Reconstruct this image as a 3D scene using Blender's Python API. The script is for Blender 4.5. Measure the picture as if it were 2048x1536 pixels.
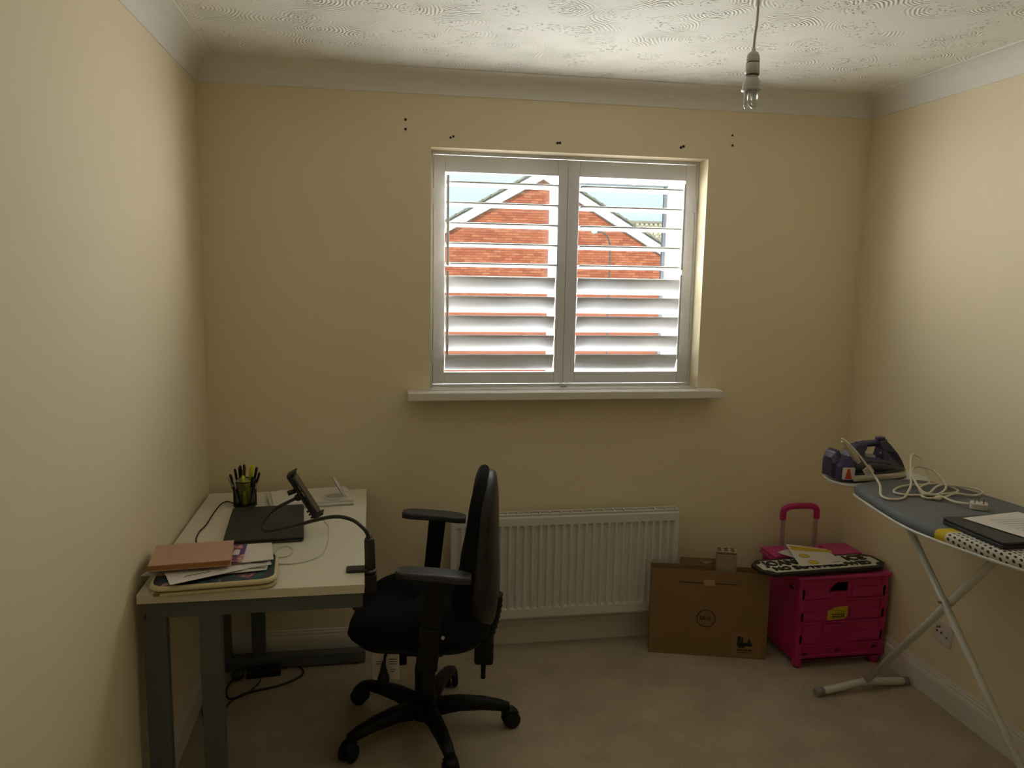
import bpy, bmesh, math, random
from mathutils import Vector, Matrix
PI = math.pi
random.seed(7)
scene = bpy.context.scene
COL = scene.collection
for o in list(bpy.data.objects):
    bpy.data.objects.remove(o, do_unlink=True)

# ------------------------------------------------------------------ camera, light, exposure
W, HC, CC, DEPTH = 2.77, 2.28, 0.0824, 4.3          # room width, coving foot, coving size, room depth
ZC = HC + CC                                         # ceiling height
cam_d = bpy.data.cameras.new('camera')
cam = bpy.data.objects.new('camera', cam_d)
COL.objects.link(cam)
yaw, pitch, roll = 0.1740, 0.1396, 0.0180
fwd = Vector((math.sin(yaw)*math.cos(pitch), math.cos(yaw)*math.cos(pitch), -math.sin(pitch)))
rgt = Vector((math.cos(yaw), -math.sin(yaw), 0))
upv = rgt.cross(fwd)
r2 = math.cos(roll)*rgt + math.sin(roll)*upv
u2 = -math.sin(roll)*rgt + math.cos(roll)*upv
cam.matrix_world = Matrix(((r2.x, u2.x, -fwd.x, 0.6442), (r2.y, u2.y, -fwd.y, -3.244),
                           (r2.z, u2.z, -fwd.z, 1.6017), (0, 0, 0, 1)))
cam_d.sensor_width = 36
cam_d.lens = 36*1596.3/2048
cam_d.clip_start = 0.02
cam_d.clip_end = 300
scene.camera = cam

scene.view_settings.view_transform = 'Standard'
scene.view_settings.look = 'None'
scene.view_settings.gamma = 1
scene.view_settings.use_curve_mapping = False
scene.view_settings.exposure = 0.0
scene.cycles.max_bounces = 14
scene.cycles.diffuse_bounces = 5

world = bpy.data.worlds.new('sky')
scene.world = world
world.use_nodes = True
bg = world.node_tree.nodes['Background']
bg.inputs[0].default_value = (0.62, 0.93, 1.0, 1)      # pale hazy summer sky
bg.inputs[1].default_value = 1.4

sun_d = bpy.data.lights.new('sun', 'SUN')
sun_d.energy = 3.9
sun_d.angle = math.radians(0.6)
sun_d.color = (1.0, 0.93, 0.82)
sun = bpy.data.objects.new('sun', sun_d)
COL.objects.link(sun)
sun.rotation_euler = Vector((0.45, 0.75, -0.8)).to_track_quat('-Z', 'Y').to_euler()
sun.location = (-6, -8, 12)

fill_d = bpy.data.lights.new('window_fill_lamp', 'AREA')   # added lamp inside the glass, stands in for window daylight
fill_d.shape = 'RECTANGLE'
fill_d.size, fill_d.size_y = 1.10, 0.92
fill_d.energy = 47
fill_d.color = (0.97, 0.985, 0.95)
fill = bpy.data.objects.new('window_fill_lamp', fill_d)
COL.objects.link(fill)
fill.location = (1.452, 0.185, 1.60)
fill.rotation_euler = (math.radians(-90), 0, 0)

# ------------------------------------------------------------------ materials
MATS = {}
def mat(name, col, rough=0.6, metal=0.0, var=0.0, vscale=8.0, bump=0.0, bscale=60.0, spec=0.5, coat=0.0, trans=0.0, alpha=1.0, sheen=0.0):
    if name in MATS:
        return MATS[name]
    m = bpy.data.materials.new(name)
    m.use_nodes = True
    nt = m.node_tree
    b = nt.nodes['Principled BSDF']
    b.inputs['Base Color'].default_value = (*col, 1)
    b.inputs['Roughness'].default_value = rough
    b.inputs['Metallic'].default_value = metal
    b.inputs['Specular IOR Level'].default_value = spec
    if coat: b.inputs['Coat Weight'].default_value = coat
    if trans: b.inputs['Transmission Weight'].default_value = trans
    if alpha < 1: b.inputs['Alpha'].default_value = alpha
    if sheen: b.inputs['Sheen Weight'].default_value = sheen
    if var or bump:
        tc = nt.nodes.new('ShaderNodeTexCoord')
    if var:
        n = nt.nodes.new('ShaderNodeTexNoise')
        n.inputs['Scale'].default_value = vscale
        n.inputs['Detail'].default_value = 4
        nt.links.new(tc.outputs['Object'], n.inputs['Vector'])
        mx = nt.nodes.new('ShaderNodeMix'); mx.data_type = 'RGBA'
        mx.inputs['A'].default_value = (*[c*(1-var) for c in col], 1)
        mx.inputs['B'].default_value = (*[min(1, c*(1+var)) for c in col], 1)
        nt.links.new(n.outputs['Fac'], mx.inputs['Factor'])
        nt.links.new(mx.outputs['Result'], b.inputs['Base Color'])
    if bump:
        n2 = nt.nodes.new('ShaderNodeTexNoise')
        n2.inputs['Scale'].default_value = bscale
        n2.inputs['Detail'].default_value = 3
        nt.links.new(tc.outputs['Object'], n2.inputs['Vector'])
        bp = nt.nodes.new('ShaderNodeBump')
        bp.inputs['Strength'].default_value = bump
        bp.inputs['Distance'].default_value = 0.004
        nt.links.new(n2.outputs['Fac'], bp.inputs['Height'])
        nt.links.new(bp.outputs['Normal'], b.inputs['Normal'])
    MATS[name] = m
    return m

WALL = mat('cream_wall_paint', (0.84, 0.73, 0.51), 0.75, var=0.015, vscale=1.5, bump=0.06, bscale=220, spec=0.3)
WHITE = mat('white_gloss_paint', (0.80, 0.78, 0.74), 0.35)
COVE = mat('white_matt_paint', (0.82, 0.79, 0.72), 0.7, spec=0.3)
SHUT = mat('white_shutter_paint', (0.71, 0.71, 0.73), 0.4)
UPVC = mat('white_plastic_frame', (0.85, 0.86, 0.86), 0.3)
DARK = mat('dark_gap', (0.02, 0.018, 0.015), 0.9)

def ceiling_material():
    m = bpy.data.materials.new('swirl_textured_ceiling'); m.use_nodes = True
    nt = m.node_tree; b = nt.nodes['Principled BSDF']
    b.inputs['Base Color'].default_value = (0.86, 0.83, 0.75, 1)
    b.inputs['Roughness'].default_value = 0.7
    b.inputs['Specular IOR Level'].default_value = 0.25
    N = nt.nodes.new; L = nt.links.new
    tc = N('ShaderNodeTexCoord')
    dist = N('ShaderNodeTexNoise'); dist.inputs['Scale'].default_value = 5.0
    L(tc.outputs['Object'], dist.inputs['Vector'])
    add = N('ShaderNodeVectorMath'); add.operation = 'MULTIPLY_ADD'
    L(dist.outputs['Color'], add.inputs[0]); add.inputs[1].default_value = (0.07, 0.07, 0.0)
    L(tc.outputs['Object'], add.inputs[2])
    v = N('ShaderNodeTexVoronoi'); v.voronoi_dimensions = '2D'; v.inputs['Scale'].default_value = 6.4
    L(add.outputs[0], v.inputs['Vector'])
    s = N('ShaderNodeMath'); s.operation = 'MULTIPLY'; s.inputs[1].default_value = 84.0
    L(v.outputs['Distance'], s.inputs[0])
    si = N('ShaderNodeMath'); si.operation = 'SINE'; L(s.outputs[0], si.inputs[0])
    # the comb leaves its arcs only on part of each swirl
    msk = N('ShaderNodeTexNoise'); msk.inputs['Scale'].default_value = 7.0; msk.inputs['Detail'].default_value = 1
    L(tc.outputs['Object'], msk.inputs['Vector'])
    mr = N('ShaderNodeMapRange'); mr.inputs['From Min'].default_value = 0.46; mr.inputs['From Max'].default_value = 0.68
    L(msk.outputs['Fac'], mr.inputs['Value'])
    mu = N('ShaderNodeMath'); mu.operation = 'MULTIPLY'; L(si.outputs[0], mu.inputs[0]); L(mr.outputs[0], mu.inputs[1])
    # stipple where the brush was lifted, near the middle of a swirl
    n = N('ShaderNodeTexNoise'); n.inputs['Scale'].default_value = 75.0; n.inputs['Detail'].default_value = 1
    L(tc.outputs['Object'], n.inputs['Vector'])
    nr = N('ShaderNodeMapRange'); nr.inputs['From Min'].default_value = 0.60; nr.inputs['From Max'].default_value = 0.72
    L(n.outputs['Fac'], nr.inputs['Value'])
    cr = N('ShaderNodeMapRange'); cr.inputs['From Min'].default_value = 0.40; cr.inputs['From Max'].default_value = 0.20
    L(v.outputs['Distance'], cr.inputs['Value'])
    st = N('ShaderNodeMath'); st.operation = 'MULTIPLY'; L(nr.outputs[0], st.inputs[0]); L(cr.outputs[0], st.inputs[1])
    st2 = N('ShaderNodeMath'); st2.operation = 'MULTIPLY_ADD'; L(st.outputs[0], st2.inputs[0]); st2.inputs[1].default_value = -5.0
    L(mu.outputs[0], st2.inputs[2])
    bp = N('ShaderNodeBump'); bp.inputs['Strength'].default_value = 0.8; bp.inputs['Distance'].default_value = 0.0020
    L(st2.outputs[0], bp.inputs['Height']); L(bp.outputs['Normal'], b.inputs['Normal'])
    return m
CEIL = ceiling_material()

def carpet_material():
    m = bpy.data.materials.new('beige_carpet'); m.use_nodes = True
    nt = m.node_tree; b = nt.nodes['Principled BSDF']
    b.inputs['Roughness'].default_value = 1.0; b.inputs['Specular IOR Level'].default_value = 0.05
    b.inputs['Sheen Weight'].default_value = 0.25; b.inputs['Sheen Roughness'].default_value = 0.6
    N = nt.nodes.new; L = nt.links.new
    tc = N('ShaderNodeTexCoord')
    n1 = N('ShaderNodeTexNoise'); n1.inputs['Scale'].default_value = 4.5; n1.inputs['Detail'].default_value = 5; n1.inputs['Roughness'].default_value = .65
    n2 = N('ShaderNodeTexNoise'); n2.inputs['Scale'].default_value = 190; n2.inputs['Detail'].default_value = 3
    L(tc.outputs['Object'], n1.inputs['Vector']); L(tc.outputs['Object'], n2.inputs['Vector'])
    ramp = N('ShaderNodeValToRGB')
    ramp.color_ramp.elements[0].position = 0.3; ramp.color_ramp.elements[0].color = (0.42, 0.345, 0.235, 1)
    ramp.color_ramp.elements[1].position = 0.7; ramp.color_ramp.elements[1].color = (0.58, 0.48, 0.345, 1)
    L(n1.outputs['Fac'], ramp.inputs['Fac'])
    mx = N('ShaderNodeMix'); mx.data_type = 'RGBA'; mx.blend_type = 'MULTIPLY'; mx.inputs['Factor'].default_value = 0.5
    L(ramp.outputs['Color'], mx.inputs['A']); 
    r2_ = N('ShaderNodeValToRGB'); r2_.color_ramp.elements[0].position = .3; r2_.color_ramp.elements[0].color = (.5, .5, .5, 1); r2_.color_ramp.elements[1].position = .65
    L(n2.outputs['Fac'], r2_.inputs['Fac']); L(r2_.outputs['Color'], mx.inputs['B'])
    L(mx.outputs['Result'], b.inputs['Base Color'])
    bp = N('ShaderNodeBump'); bp.inputs['Strength'].default_value = 0.6; bp.inputs['Distance'].default_value = 0.006
    L(n2.outputs['Fac'], bp.inputs['Height']); L(bp.outputs['Normal'], b.inputs['Normal'])
    return m
CARPET = carpet_material()

def glass_material(name='window_glass', tint=(0.97, 0.99, 1.0), refl=0.06):
    m = bpy.data.materials.new(name); m.use_nodes = True
    nt = m.node_tree
    for n in list(nt.nodes):
        if n.type != 'OUTPUT_MATERIAL': nt.nodes.remove(n)
    out = [n for n in nt.nodes if n.type == 'OUTPUT_MATERIAL'][0]
    t = nt.nodes.new('ShaderNodeBsdfTransparent'); t.inputs[0].default_value = (*tint, 1)
    g = nt.nodes.new('ShaderNodeBsdfGlossy'); g.inputs['Roughness'].default_value = 0.02
    fr = nt.nodes.new('ShaderNodeFresnel'); fr.inputs[0].default_value = 1.15
    mx = nt.nodes.new('ShaderNodeMixShader')
    nt.links.new(fr.outputs[0], mx.inputs[0])
    nt.links.new(t.outputs[0], mx.inputs[1]); nt.links.new(g.outputs[0], mx.inputs[2])
    nt.links.new(mx.outputs[0], out.inputs[0])
    return m
GLASS = glass_material()

# ------------------------------------------------------------------ mesh helpers
class MB:
    """collects primitive shapes into one mesh"""
    def __init__(s): s.v = []; s.f = []; s.sm = []
    def add(s, vs, fs, smooth=False):
        k = len(s.v); s.v += [tuple(v) for v in vs]
        for f in fs: s.f.append([i+k for i in f]); s.sm.append(smooth)
        return s
    def box(s, x0, x1, y0, y1, z0, z1, mtx=None):
        vs = [Vector((x, y, z)) for x in (x0, x1) for y in (y0, y1) for z in (z0, z1)]
        if mtx is not None: vs = [mtx @ v for v in vs]
        return s.add(vs, [(0, 1, 3, 2), (4, 6, 7, 5), (0, 4, 5, 1), (2, 3, 7, 6), (0, 2, 6, 4), (1, 5, 7, 3)])
    def bar(s, p0, p1, w, h, up=(0, 0, 1), w1=None, h1=None):
        """box section from p0 to p1, w across, h along the up side"""
        p0, p1 = Vector(p0), Vector(p1); d = (p1-p0).normalized()
        sd = d.cross(Vector(up)).normalized(); u = sd.cross(d).normalized()
        w1 = w if w1 is None else w1; h1 = h if h1 is None else h1
        vs = []
        for p, a, b in ((p0, w/2, h/2), (p1, w1/2, h1/2)):
            vs += [p-sd*a-u*b, p+sd*a-u*b, p+sd*a+u*b, p-sd*a+u*b]
        return s.add(vs, [(3, 2, 1, 0), (4, 5, 6, 7), (0, 1, 5, 4), (1, 2, 6, 5), (2, 3, 7, 6), (3, 0, 4, 7)])
    def loft(s, rings, smooth=True, cap=True, closed=False):
        n = len(rings[0]); vs = [v for r in rings for v in r]; fs = []
        m = len(rings)
        for i in range(m if closed else m-1):
            a, b = i*n, ((i+1) % m)*n
            for j in range(n):
                fs.append((a+j, a+(j+1) % n, b+(j+1) % n, b+j))
        s.add(vs, fs, smooth)
        if cap and not closed:
            k = len(s.v)-len(vs)
            s.f.append([k+i for i in range(n)][::-1]); s.sm.append(False)
            s.f.append([k+(m-1)*n+i for i in range(n)]); s.sm.append(False)
        return s
    def tube(s, pts, r, n=8, up=None, smooth=True, flat=None, closed=False):
        """round tube along pts; r number or list; flat = (a, b) ellipse factors"""
        P = [Vector(p) for p in pts]; m = len(P); rs = r if isinstance(r, (list, tuple)) else [r]*m
        rings = []; prev = None
        for i in range(m):
            if closed: d = P[(i+1) % m]-P[i-1]
            else: d = P[min(i+1, m-1)]-P[max(i-1, 0)]
            d.normalize()
            if prev is None:
                ref = Vector(up) if up else (Vector((0, 0, 1)) if abs(d.z) < .9 else Vector((1, 0, 0)))
            else: ref = prev
            u = (ref-d*ref.dot(d))
            if u.length < 1e-6: u = d.orthogonal()
            u.normalize(); sd = d.cross(u).normalized(); prev = u
            a, b = flat if flat else (1, 1)
            rings.append([P[i]+(sd*math.cos(t)*a+u*math.sin(t)*b)*rs[i] for t in [2*PI*k/n for k in range(n)]])
        return s.loft(rings, smooth, not closed, closed)
    def cyl(s, p0, p1, r0, r1=None, n=16, smooth=True):
        return s.tube([p0, p1], [r0, r0 if r1 is None else r1], n, smooth=smooth)
    def lathe(s, prof, origin=(0, 0, 0), n=24, axis='z', smooth=True):
        ox, oy, oz = origin; rings = []
        for r, z in prof:
            r = max(r, 1e-5); ring = []
            for k in range(n):
                c, q = r*math.cos(2*PI*k/n), r*math.sin(2*PI*k/n)
                if axis == 'z': ring.append(Vector((ox+c, oy+q, oz+z)))
                elif axis == 'y': ring.append(Vector((ox+q, oy+z, oz+c)))
                else: ring.append(Vector((ox+z, oy+c, oz+q)))
            rings.append(ring)
        return s.loft(rings, smooth, True)
    def prism(s, pts, z0, z1, mtx=None, top=None, smooth=False):
        n = len(pts); t = top or pts
        vs = [Vector((p[0], p[1], z0)) for p in pts]+[Vector((p[0], p[1], z1)) for p in t]
        if mtx is not None: vs = [mtx @ v for v in vs]
        fs = [(i, (i+1) % n, (i+1) % n+n, i+n) for i in range(n)]
        k = len(s.v)
        s.add(vs, fs, smooth)
        s.f.append([k+i for i in range(n)][::-1]); s.sm.append(False)
        s.f.append([k+n+i for i in range(n)]); s.sm.append(False)
        return s
    def ball(s, c, r, n=12, m=8, sc=(1, 1, 1)):
        prof = [(r*math.sin(PI*i/m), -r*math.cos(PI*i/m)) for i in range(m+1)]
        k = len(s.v); s.lathe(prof, (0, 0, 0), n)
        for i in range(k, len(s.v)):
            x, y, z = s.v[i]; s.v[i] = (c[0]+x*sc[0], c[1]+y*sc[1], c[2]+z*sc[2])
        return s
    def xf(s, mtx):
        s.v = [tuple(mtx @ Vector(v)) for v in s.v]; return s
    def build(s, name, m, parent=None, bevel=0, seg=2, loc=None, rot=None):
        me = bpy.data.meshes.new(name)
        me.from_pydata(s.v, [], s.f)
        me.polygons.foreach_set('use_smooth', s.sm)
        me.update()
        bm = bmesh.new(); bm.from_mesh(me); bmesh.ops.recalc_face_normals(bm, faces=bm.faces); bm.to_mesh(me); bm.free()
        if m is not None: me.materials.append(m)
        o = bpy.data.objects.new(name, me); COL.objects.link(o)
        if parent is not None: o.parent = parent
        if loc is not None: o.location = loc
        if rot is not None: o.rotation_euler = rot
        if bevel:
            md = o.modifiers.new('edge', 'BEVEL'); md.width = bevel; md.segments = seg; md.limit_method = 'ANGLE'; md.angle_limit = math.radians(35)
            md.harden_normals = False
        return o

def rrect(w, h, r, n=5, cx=0, cy=0):
    out = []
    for sx, sy, a0 in ((1, 1, 0), (-1, 1, 90), (-1, -1, 180), (1, -1, 270)):
        for k in range(n+1):
            a = math.radians(a0+90*k/n)
            out.append((cx+sx*(w/2-r)+r*math.cos(a), cy+sy*(h/2-r)+r*math.sin(a)))
    return out
def smooth_path(pts, n=6, closed=False):
    """Catmull-Rom through the points"""
    P = [Vector(p) for p in pts]; out = []; m = len(P)
    for i in range(m if closed else m-1):
        if closed: p0, p1, p2, p3 = P[i-1], P[i], P[(i+1) % m], P[(i+2) % m]
        else: p0, p1, p2, p3 = P[max(i-1, 0)], P[i], P[i+1], P[min(i+2, m-1)]
        for k in range(n):
            t = k/n
            out.append(.5*((2*p1)+(-p0+p2)*t+(2*p0-5*p1+4*p2-p3)*t*t+(-p0+3*p1-3*p2+p3)*t**3))
    if not closed: out.append(P[-1])
    return out
def tag(o, label, cat, group=None):
    o['label'] = label; o['category'] = cat
    if group: o['group'] = group
    return o
def thing(name, label, cat, loc=(0, 0, 0), rotz=0, group=None):
    o = bpy.data.objects.new(name, None); COL.objects.link(o)
    o.empty_display_size = 0.05
    o.location = loc; o.rotation_euler = (0, 0, rotz)
    return tag(o, label, cat, group)
def struct(o, label=None, cat=None):
    o['kind'] = 'structure'
    if label: o['label'] = label
    if cat: o['category'] = cat
    return o
def text_mesh(txt, size, depth=0.0, bold=0.0, name='lettering', m=None, parent=None, mtx=None, sx=1.0):
    cu = bpy.data.curves.new('t', 'FONT'); cu.body = txt; cu.size = size; cu.extrude = depth; cu.offset = bold
    cu.align_x = 'CENTER'; cu.align_y = 'CENTER'; cu.resolution_u = 3
    to = bpy.data.objects.new('t', cu); COL.objects.link(to)
    bpy.context.view_layer.update()
    me = bpy.data.meshes.new_from_object(to.evaluated_get(bpy.context.evaluated_depsgraph_get()))
    bpy.data.objects.remove(to, do_unlink=True); bpy.data.curves.remove(cu)
    if sx != 1.0: me.transform(Matrix.Diagonal((sx, 1, 1, 1)))
    if mtx is not None: me.transform(mtx)
    me.name = name
    me.materials.clear()
    if m: me.materials.append(m)
    o = bpy.data.objects.new(name, me); COL.objects.link(o)
    if parent: o.parent = parent
    return o

# ------------------------------------------------------------------ the room
WX0, WX1, WZ0, WZ1 = 0.874, 2.031, 1.1165, 2.0822     # window opening
struct(MB().box(-0.1, W+0.1, -DEPTH-0.1, 0.28, -0.12, 0.0).build('floor', CARPET), 'beige cut-pile carpet covering the floor', 'floor')
struct(MB().box(-0.1, W+0.1, -DEPTH-0.1, 0.28, ZC, ZC+0.1).build('ceiling', CEIL), 'off-white ceiling with swirled plaster texture', 'ceiling')
struct(MB().box(-0.1, 0, -DEPTH-0.1, 0.28, 0, ZC).build('wall_left', WALL), 'plain cream wall beside the desk', 'wall')
struct(MB().box(W, W+0.1, -DEPTH-0.1, 0.28, 0, ZC).build('wall_right', WALL), 'plain cream wall beside the ironing board', 'wall')
struct(MB().box(0, W, -DEPTH-0.1, -DEPTH, 0, ZC).build('wall_front', WALL), 'plain cream wall facing the window', 'wall')
wb = MB()
wb.box(0, WX0, 0, 0.28, 0, ZC).box(WX1, W, 0, 0.28, 0, ZC).box(WX0, WX1, 0, 0.28, 0, WZ0-0.03).box(WX0, WX1, 0, 0.28, WZ1, ZC)
wall_back = struct(wb.build('wall_back', WALL), 'cream wall with the shuttered window', 'wall')
# holes of an old curtain rail above the window
for i, (x, z, r) in enumerate([(0.775, 2.181, .005), (0.775, 2.145, .005), (0.951, 2.121, .0045), (0.962, 2.126, .0045), (1.383, 2.119, .005), (1.393, 2.120, .005),
               (1.907, 2.124, .0055), (1.918, 2.129, .0055), (2.131, 2.183, .004), (2.134, 2.142, .005)]):
    h = MB().lathe([(r*1.35, -0.0008), (r*1.35, 0.0), ], (x, 0, z), 14, 'y', False)
    rim = h.build('filler_ring', mat('filler', (0.72, 0.62, 0.44), .9), wall_back)
    MB().lathe([(r, -0.0014), (r, 0.0)], (x, 0, z), 14, 'y', False).build('screw_hole', DARK, rim)

def cove_profile():
    pts = [(0.0, HC), (0.004, HC)]
    for k in range(0, 9):                                  # concave quarter
        a = PI/2*k/8
        pts.append((0.004+(CC-0.010)*(1-math.cos(a)), HC+0.006+(CC-0.010)*math.sin(a)))
    pts += [(CC, ZC-0.004), (CC, ZC), (0.0, ZC)]
    return pts
def run_profile(prof, name, m, side, label, cat):
    b = MB()
    n = len(prof)
    if side == 'left': A = [(u, -u, z) for u, z in prof]; B = [(u, -DEPTH+u, z) for u, z in prof]
    elif side == 'right': A = [(W-u, -u, z) for u, z in prof]; B = [(W-u, -DEPTH+u, z) for u, z in prof]
    elif side == 'back': A = [(u, -u, z) for u, z in prof]; B = [(W-u, -u, z) for u, z in prof]
    else: A = [(u, -DEPTH+u, z) for u, z in prof]; B = [(W-u, -DEPTH+u, z) for u, z in prof]
    b.loft([A, B], smooth=False, cap=True)
    return struct(b.build(name, m), label, cat)
CP = cove_profile()
run_profile(CP, 'trim_1', COVE, 'left', 'white coving along the left wall', 'coving')
run_profile(CP, 'trim_2', COVE, 'back', 'white coving above the window wall', 'coving')
run_profile(CP, 'trim_3', COVE, 'right', 'white coving along the right wall', 'coving')
run_profile(CP, 'trim_4', COVE, 'front', 'white coving on the wall opposite the window', 'coving')
SK = [(0, 0), (0.015, 0), (0.015, 0.078), (0.0135, 0.081), (0.0135, 0.086), (0.0115, 0.088), (0.0095, 0.094), (0.0095, 0.100), (0.006, 0.105), (0.005, 0.112), (0.003, 0.1135), (0, 0.1135)]
SKM = mat('skirting_paint', (0.76, 0.72, 0.66), 0.4)
run_profile(SK, 'baseboard_left', SKM, 'left', 'white moulded skirting under the desk side wall', 'skirting')
run_profile(SK, 'baseboard_back', SKM, 'back', 'white moulded skirting below the radiator', 'skirting')
run_profile(SK, 'baseboard_right', SKM, 'right', 'white moulded skirting below the socket', 'skirting')
run_profile(SK, 'baseboard_front', SKM, 'front', 'white moulded skirting on the wall opposite the window', 'skirting')

# window: plastic frame, panes, sill board
win = bpy.data.objects.new('window_1', None); COL.objects.link(win); win.location = (0, 0, 0)
struct(win, 'white plastic double window behind the shutters', 'window')
fy0, fy1 = 0.205, 0.265
MB().box(WX0, WX1, fy0, fy1, 2.041, WZ1).box(WX0, WX1, fy0, fy1, WZ0-.03, WZ0+0.039).box(WX0, WX0+0.05, fy0, fy1, WZ0+.039, 2.041).box(1.991, WX1, fy0, fy1, WZ0+.039, 2.041).box(1.413, 1.469, fy0, fy1, WZ0+.039, 2.041).build('window_frame', UPVC, win)
sy0, sy1 = fy0-0.012, fy1-0.015
sash = MB().box(1.470, 1.99, sy0, sy1, 1.990, 2.04).box(1.470, 1.99, sy0, sy1, WZ0+0.04, WZ0+0.095).box(1.934, 1.99, sy0, sy1, WZ0+0.095, 1.990).box(1.470, 1.512, sy0, sy1, WZ0+0.095, 1.990).build('opening_sash', UPVC, win)
GREY = mat('grey_gasket', (0.12, 0.12, 0.13), .6)
MB().box(1.929, 1.9345, fy0-0.004, fy1-0.02, WZ0+.09, 1.99).box(1.512, 1.517, fy0-0.004, fy1-0.02, WZ0+.09, 1.99).box(1.512, 1.934, fy0-0.004, fy1-0.02, 1.986, 1.991).build('gasket', GREY, sash)
MB().box(WX0+.045, 1.418, 0.235, 0.239, WZ0+.04, 2.04).build('pane', GLASS, win)
MB().box(1.505, 1.94, 0.229, 0.233, WZ0+.09, 1.995).build('pane', GLASS, sash)
SILLM = mat('sill_board_paint', (0.78, 0.75, 0.68), 0.35)
sb = MB().box(WX0, WX1, -0.02, 0.205, WZ0-0.033, WZ0).box(0.780, 2.1155, -0.088, -0.0, WZ0-0.033, WZ0).build('sill_board', SILLM, win, 0.004)
MB().box(1.437, 1.463, 0.055, 0.070, WZ0, WZ0+0.004).build('magnet_catch', mat('catch', (.35, .33, .32), .4), sb)

# ------------------------------------------------------------------ plantation shutters in the reveal
SY = 0.10
fr = thing('shutter_frame', 'slim white frame lining the window opening around the shutters', 'shutter frame', (1.452, SY, WZ0))
def FB(x0, x1, z0, z1, nm): MB().box(x0-1.452, x1-1.452, -0.012, 0.03, z0-WZ0, z1-WZ0).build(nm, SHUT, fr, 0.002)
FB(WX0, 0.8905, WZ0, WZ1, 'side_strip'); FB(2.0175, WX1, WZ0, WZ1, 'side_strip'); FB(0.8885, 2.019, 2.069, WZ1, 'head_strip'); FB(0.8885, 2.019, WZ0, 1.1265, 'sill_strip')
LOUV = None
def shutter(x0, x1, rodx, side, label):
    t = thing('plantation_shutter', label, 'shutter', ((x0+x1)/2, SY, 1.1293), 0, 'window shutters')
    z0, z1 = 1.1293, 2.0664
    cx = (x0+x1)/2; w = x1-x0; hw = w/2; H = z1-z0
    sw_l, sw_r = (0.047, 0.040) if side < 0 else (0.050, 0.047)
    a, b = -hw+sw_l, hw-sw_r
    st1 = MB().box(-hw, a, -0.014, 0.014, 0, H).build('stile', SHUT, t, 0.002)
    st2 = MB().box(b, hw, -0.014, 0.014, 0, H).build('stile', SHUT, t, 0.002)
    MB().box(a, b, -0.013, 0.013, 2.0-z0, H).build('top_rail', SHUT, t, 0.002)
    MB().box(a, b, -0.013, 0.013, 0, 1.178-z0).build('bottom_rail', SHUT, t, 0.002)
    # blades: flat ellipse section 76 mm wide, the upper five nearly level, the lower five nearly shut
    ring = [(0.038*math.copysign(abs(math.cos(q))**.35, math.cos(q)), 0.0056*math.copysign(abs(math.sin(q))**.75, math.sin(q))) for q in [2*PI*(k+.5)/16 for k in range(16)]]
    mb = MB().loft([[Vector((xx, p[0], p[1])) for p in ring] for xx in (a+0.003, b-0.003)], smooth=True)
    first = None
    for k in range(10):
        z = 1.955-0.0817*k
        ang = math.radians(-7 if k < 5 else -66)
        if first is None:
            o = mb.build('louvre', SHUT, t); first = o
        else:
            o = first.copy(); COL.objects.link(o); o.parent = t
        o.location = (0, 0, z-z0); o.rotation_euler = (ang, 0, 0)
    # rebated edges that close the joints at the sides
    MB().box(-hw-0.004, -hw+0.008, 0.0145, 0.024, 0, H).build('rebate', SHUT, st1)
    MB().box(hw-0.008, hw+0.004, 0.0145, 0.024, 0, H).build('rebate', SHUT, st2)
    for (za, zb) in ((1.984, 1.622), (1.601, 1.237)):
        rd = MB().box(rodx-cx-0.005, rodx-cx+0.005, -0.047, -0.039, zb-z0, za-z0).build('tilt_rod', SHUT, t, 0.001)
    for zh in (1.245, 1.90):
        hx = -hw if side < 0 else hw
        hg = MB().box(hx-0.006, hx+0.006, -0.016, -0.012, zh-z0-0.03, zh-z0+0.03).build('hinge', SHUT, t, 0.0008)
        MB().cyl((hx, -0.0165, zh-z0-0.032), (hx, -0.0165, zh-z0+0.032), 0.0022, n=8).build('hinge_pin', SHUT, hg)
    return t
shutter(0.8915, 1.4510, 0.948, -1, 'white louvred window shutter hinged on the left with its tilt rod at the left')
shutter(1.4520, 2.0165, 1.9575, 1, 'white louvred window shutter hinged on the right with its tilt rod at the right')

# ------------------------------------------------------------------ outside: brick gable, neighbour roof, street lamp, ground
GZ = -2.7
struct(MB().box(-40, 50, 0.6, 80, GZ-0.2, GZ).build('ground', mat('pale_concrete_ground', (0.50, 0.47, 0.42), .9, var=.15, vscale=.4)), 'pale paved ground outside', 'ground')
BR = [mat('brick_red_a', (0.50, 0.135, 0.062), .85, var=.18, vscale=3), mat('brick_red_b', (0.42, 0.105, 0.05), .85, var=.18, vscale=3), mat('brick_red_c', (0.56, 0.18, 0.085), .85, var=.18, vscale=3)]
MORT = mat('mortar', (0.42, 0.22, 0.145), .95)
FASC = mat('white_bargeboard', (0.66, 0.66, 0.66), .5)
TILE = mat('roof_tile', (0.30, 0.25, 0.19), .8, var=.3, vscale=2.5)
AX, AZ, SL, HWID = 5.742, 4.383, 0.566, 5.0
house = thing('brick_house', 'red brick house gable with white bargeboards seen through the shutters', 'house', (AX, 21, GZ))
ez = AZ-SL*HWID
P = Matrix.Translation((0, 0, -GZ))
wl = MB()
prof = [(-HWID, GZ), (HWID, GZ), (HWID, ez), (0, AZ), (-HWID, ez)]
wl.loft([[Vector((p[0], 0.012, p[1]-GZ)) for p in prof], [Vector((p[0], 9.0, p[1]-GZ)) for p in prof]], smooth=False)
gwall = wl.build('gable_wall', MORT, house)
rows = []
bl, bh = 0.225, 0.075
zz = 0.9; r = 0
cells = []
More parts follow.
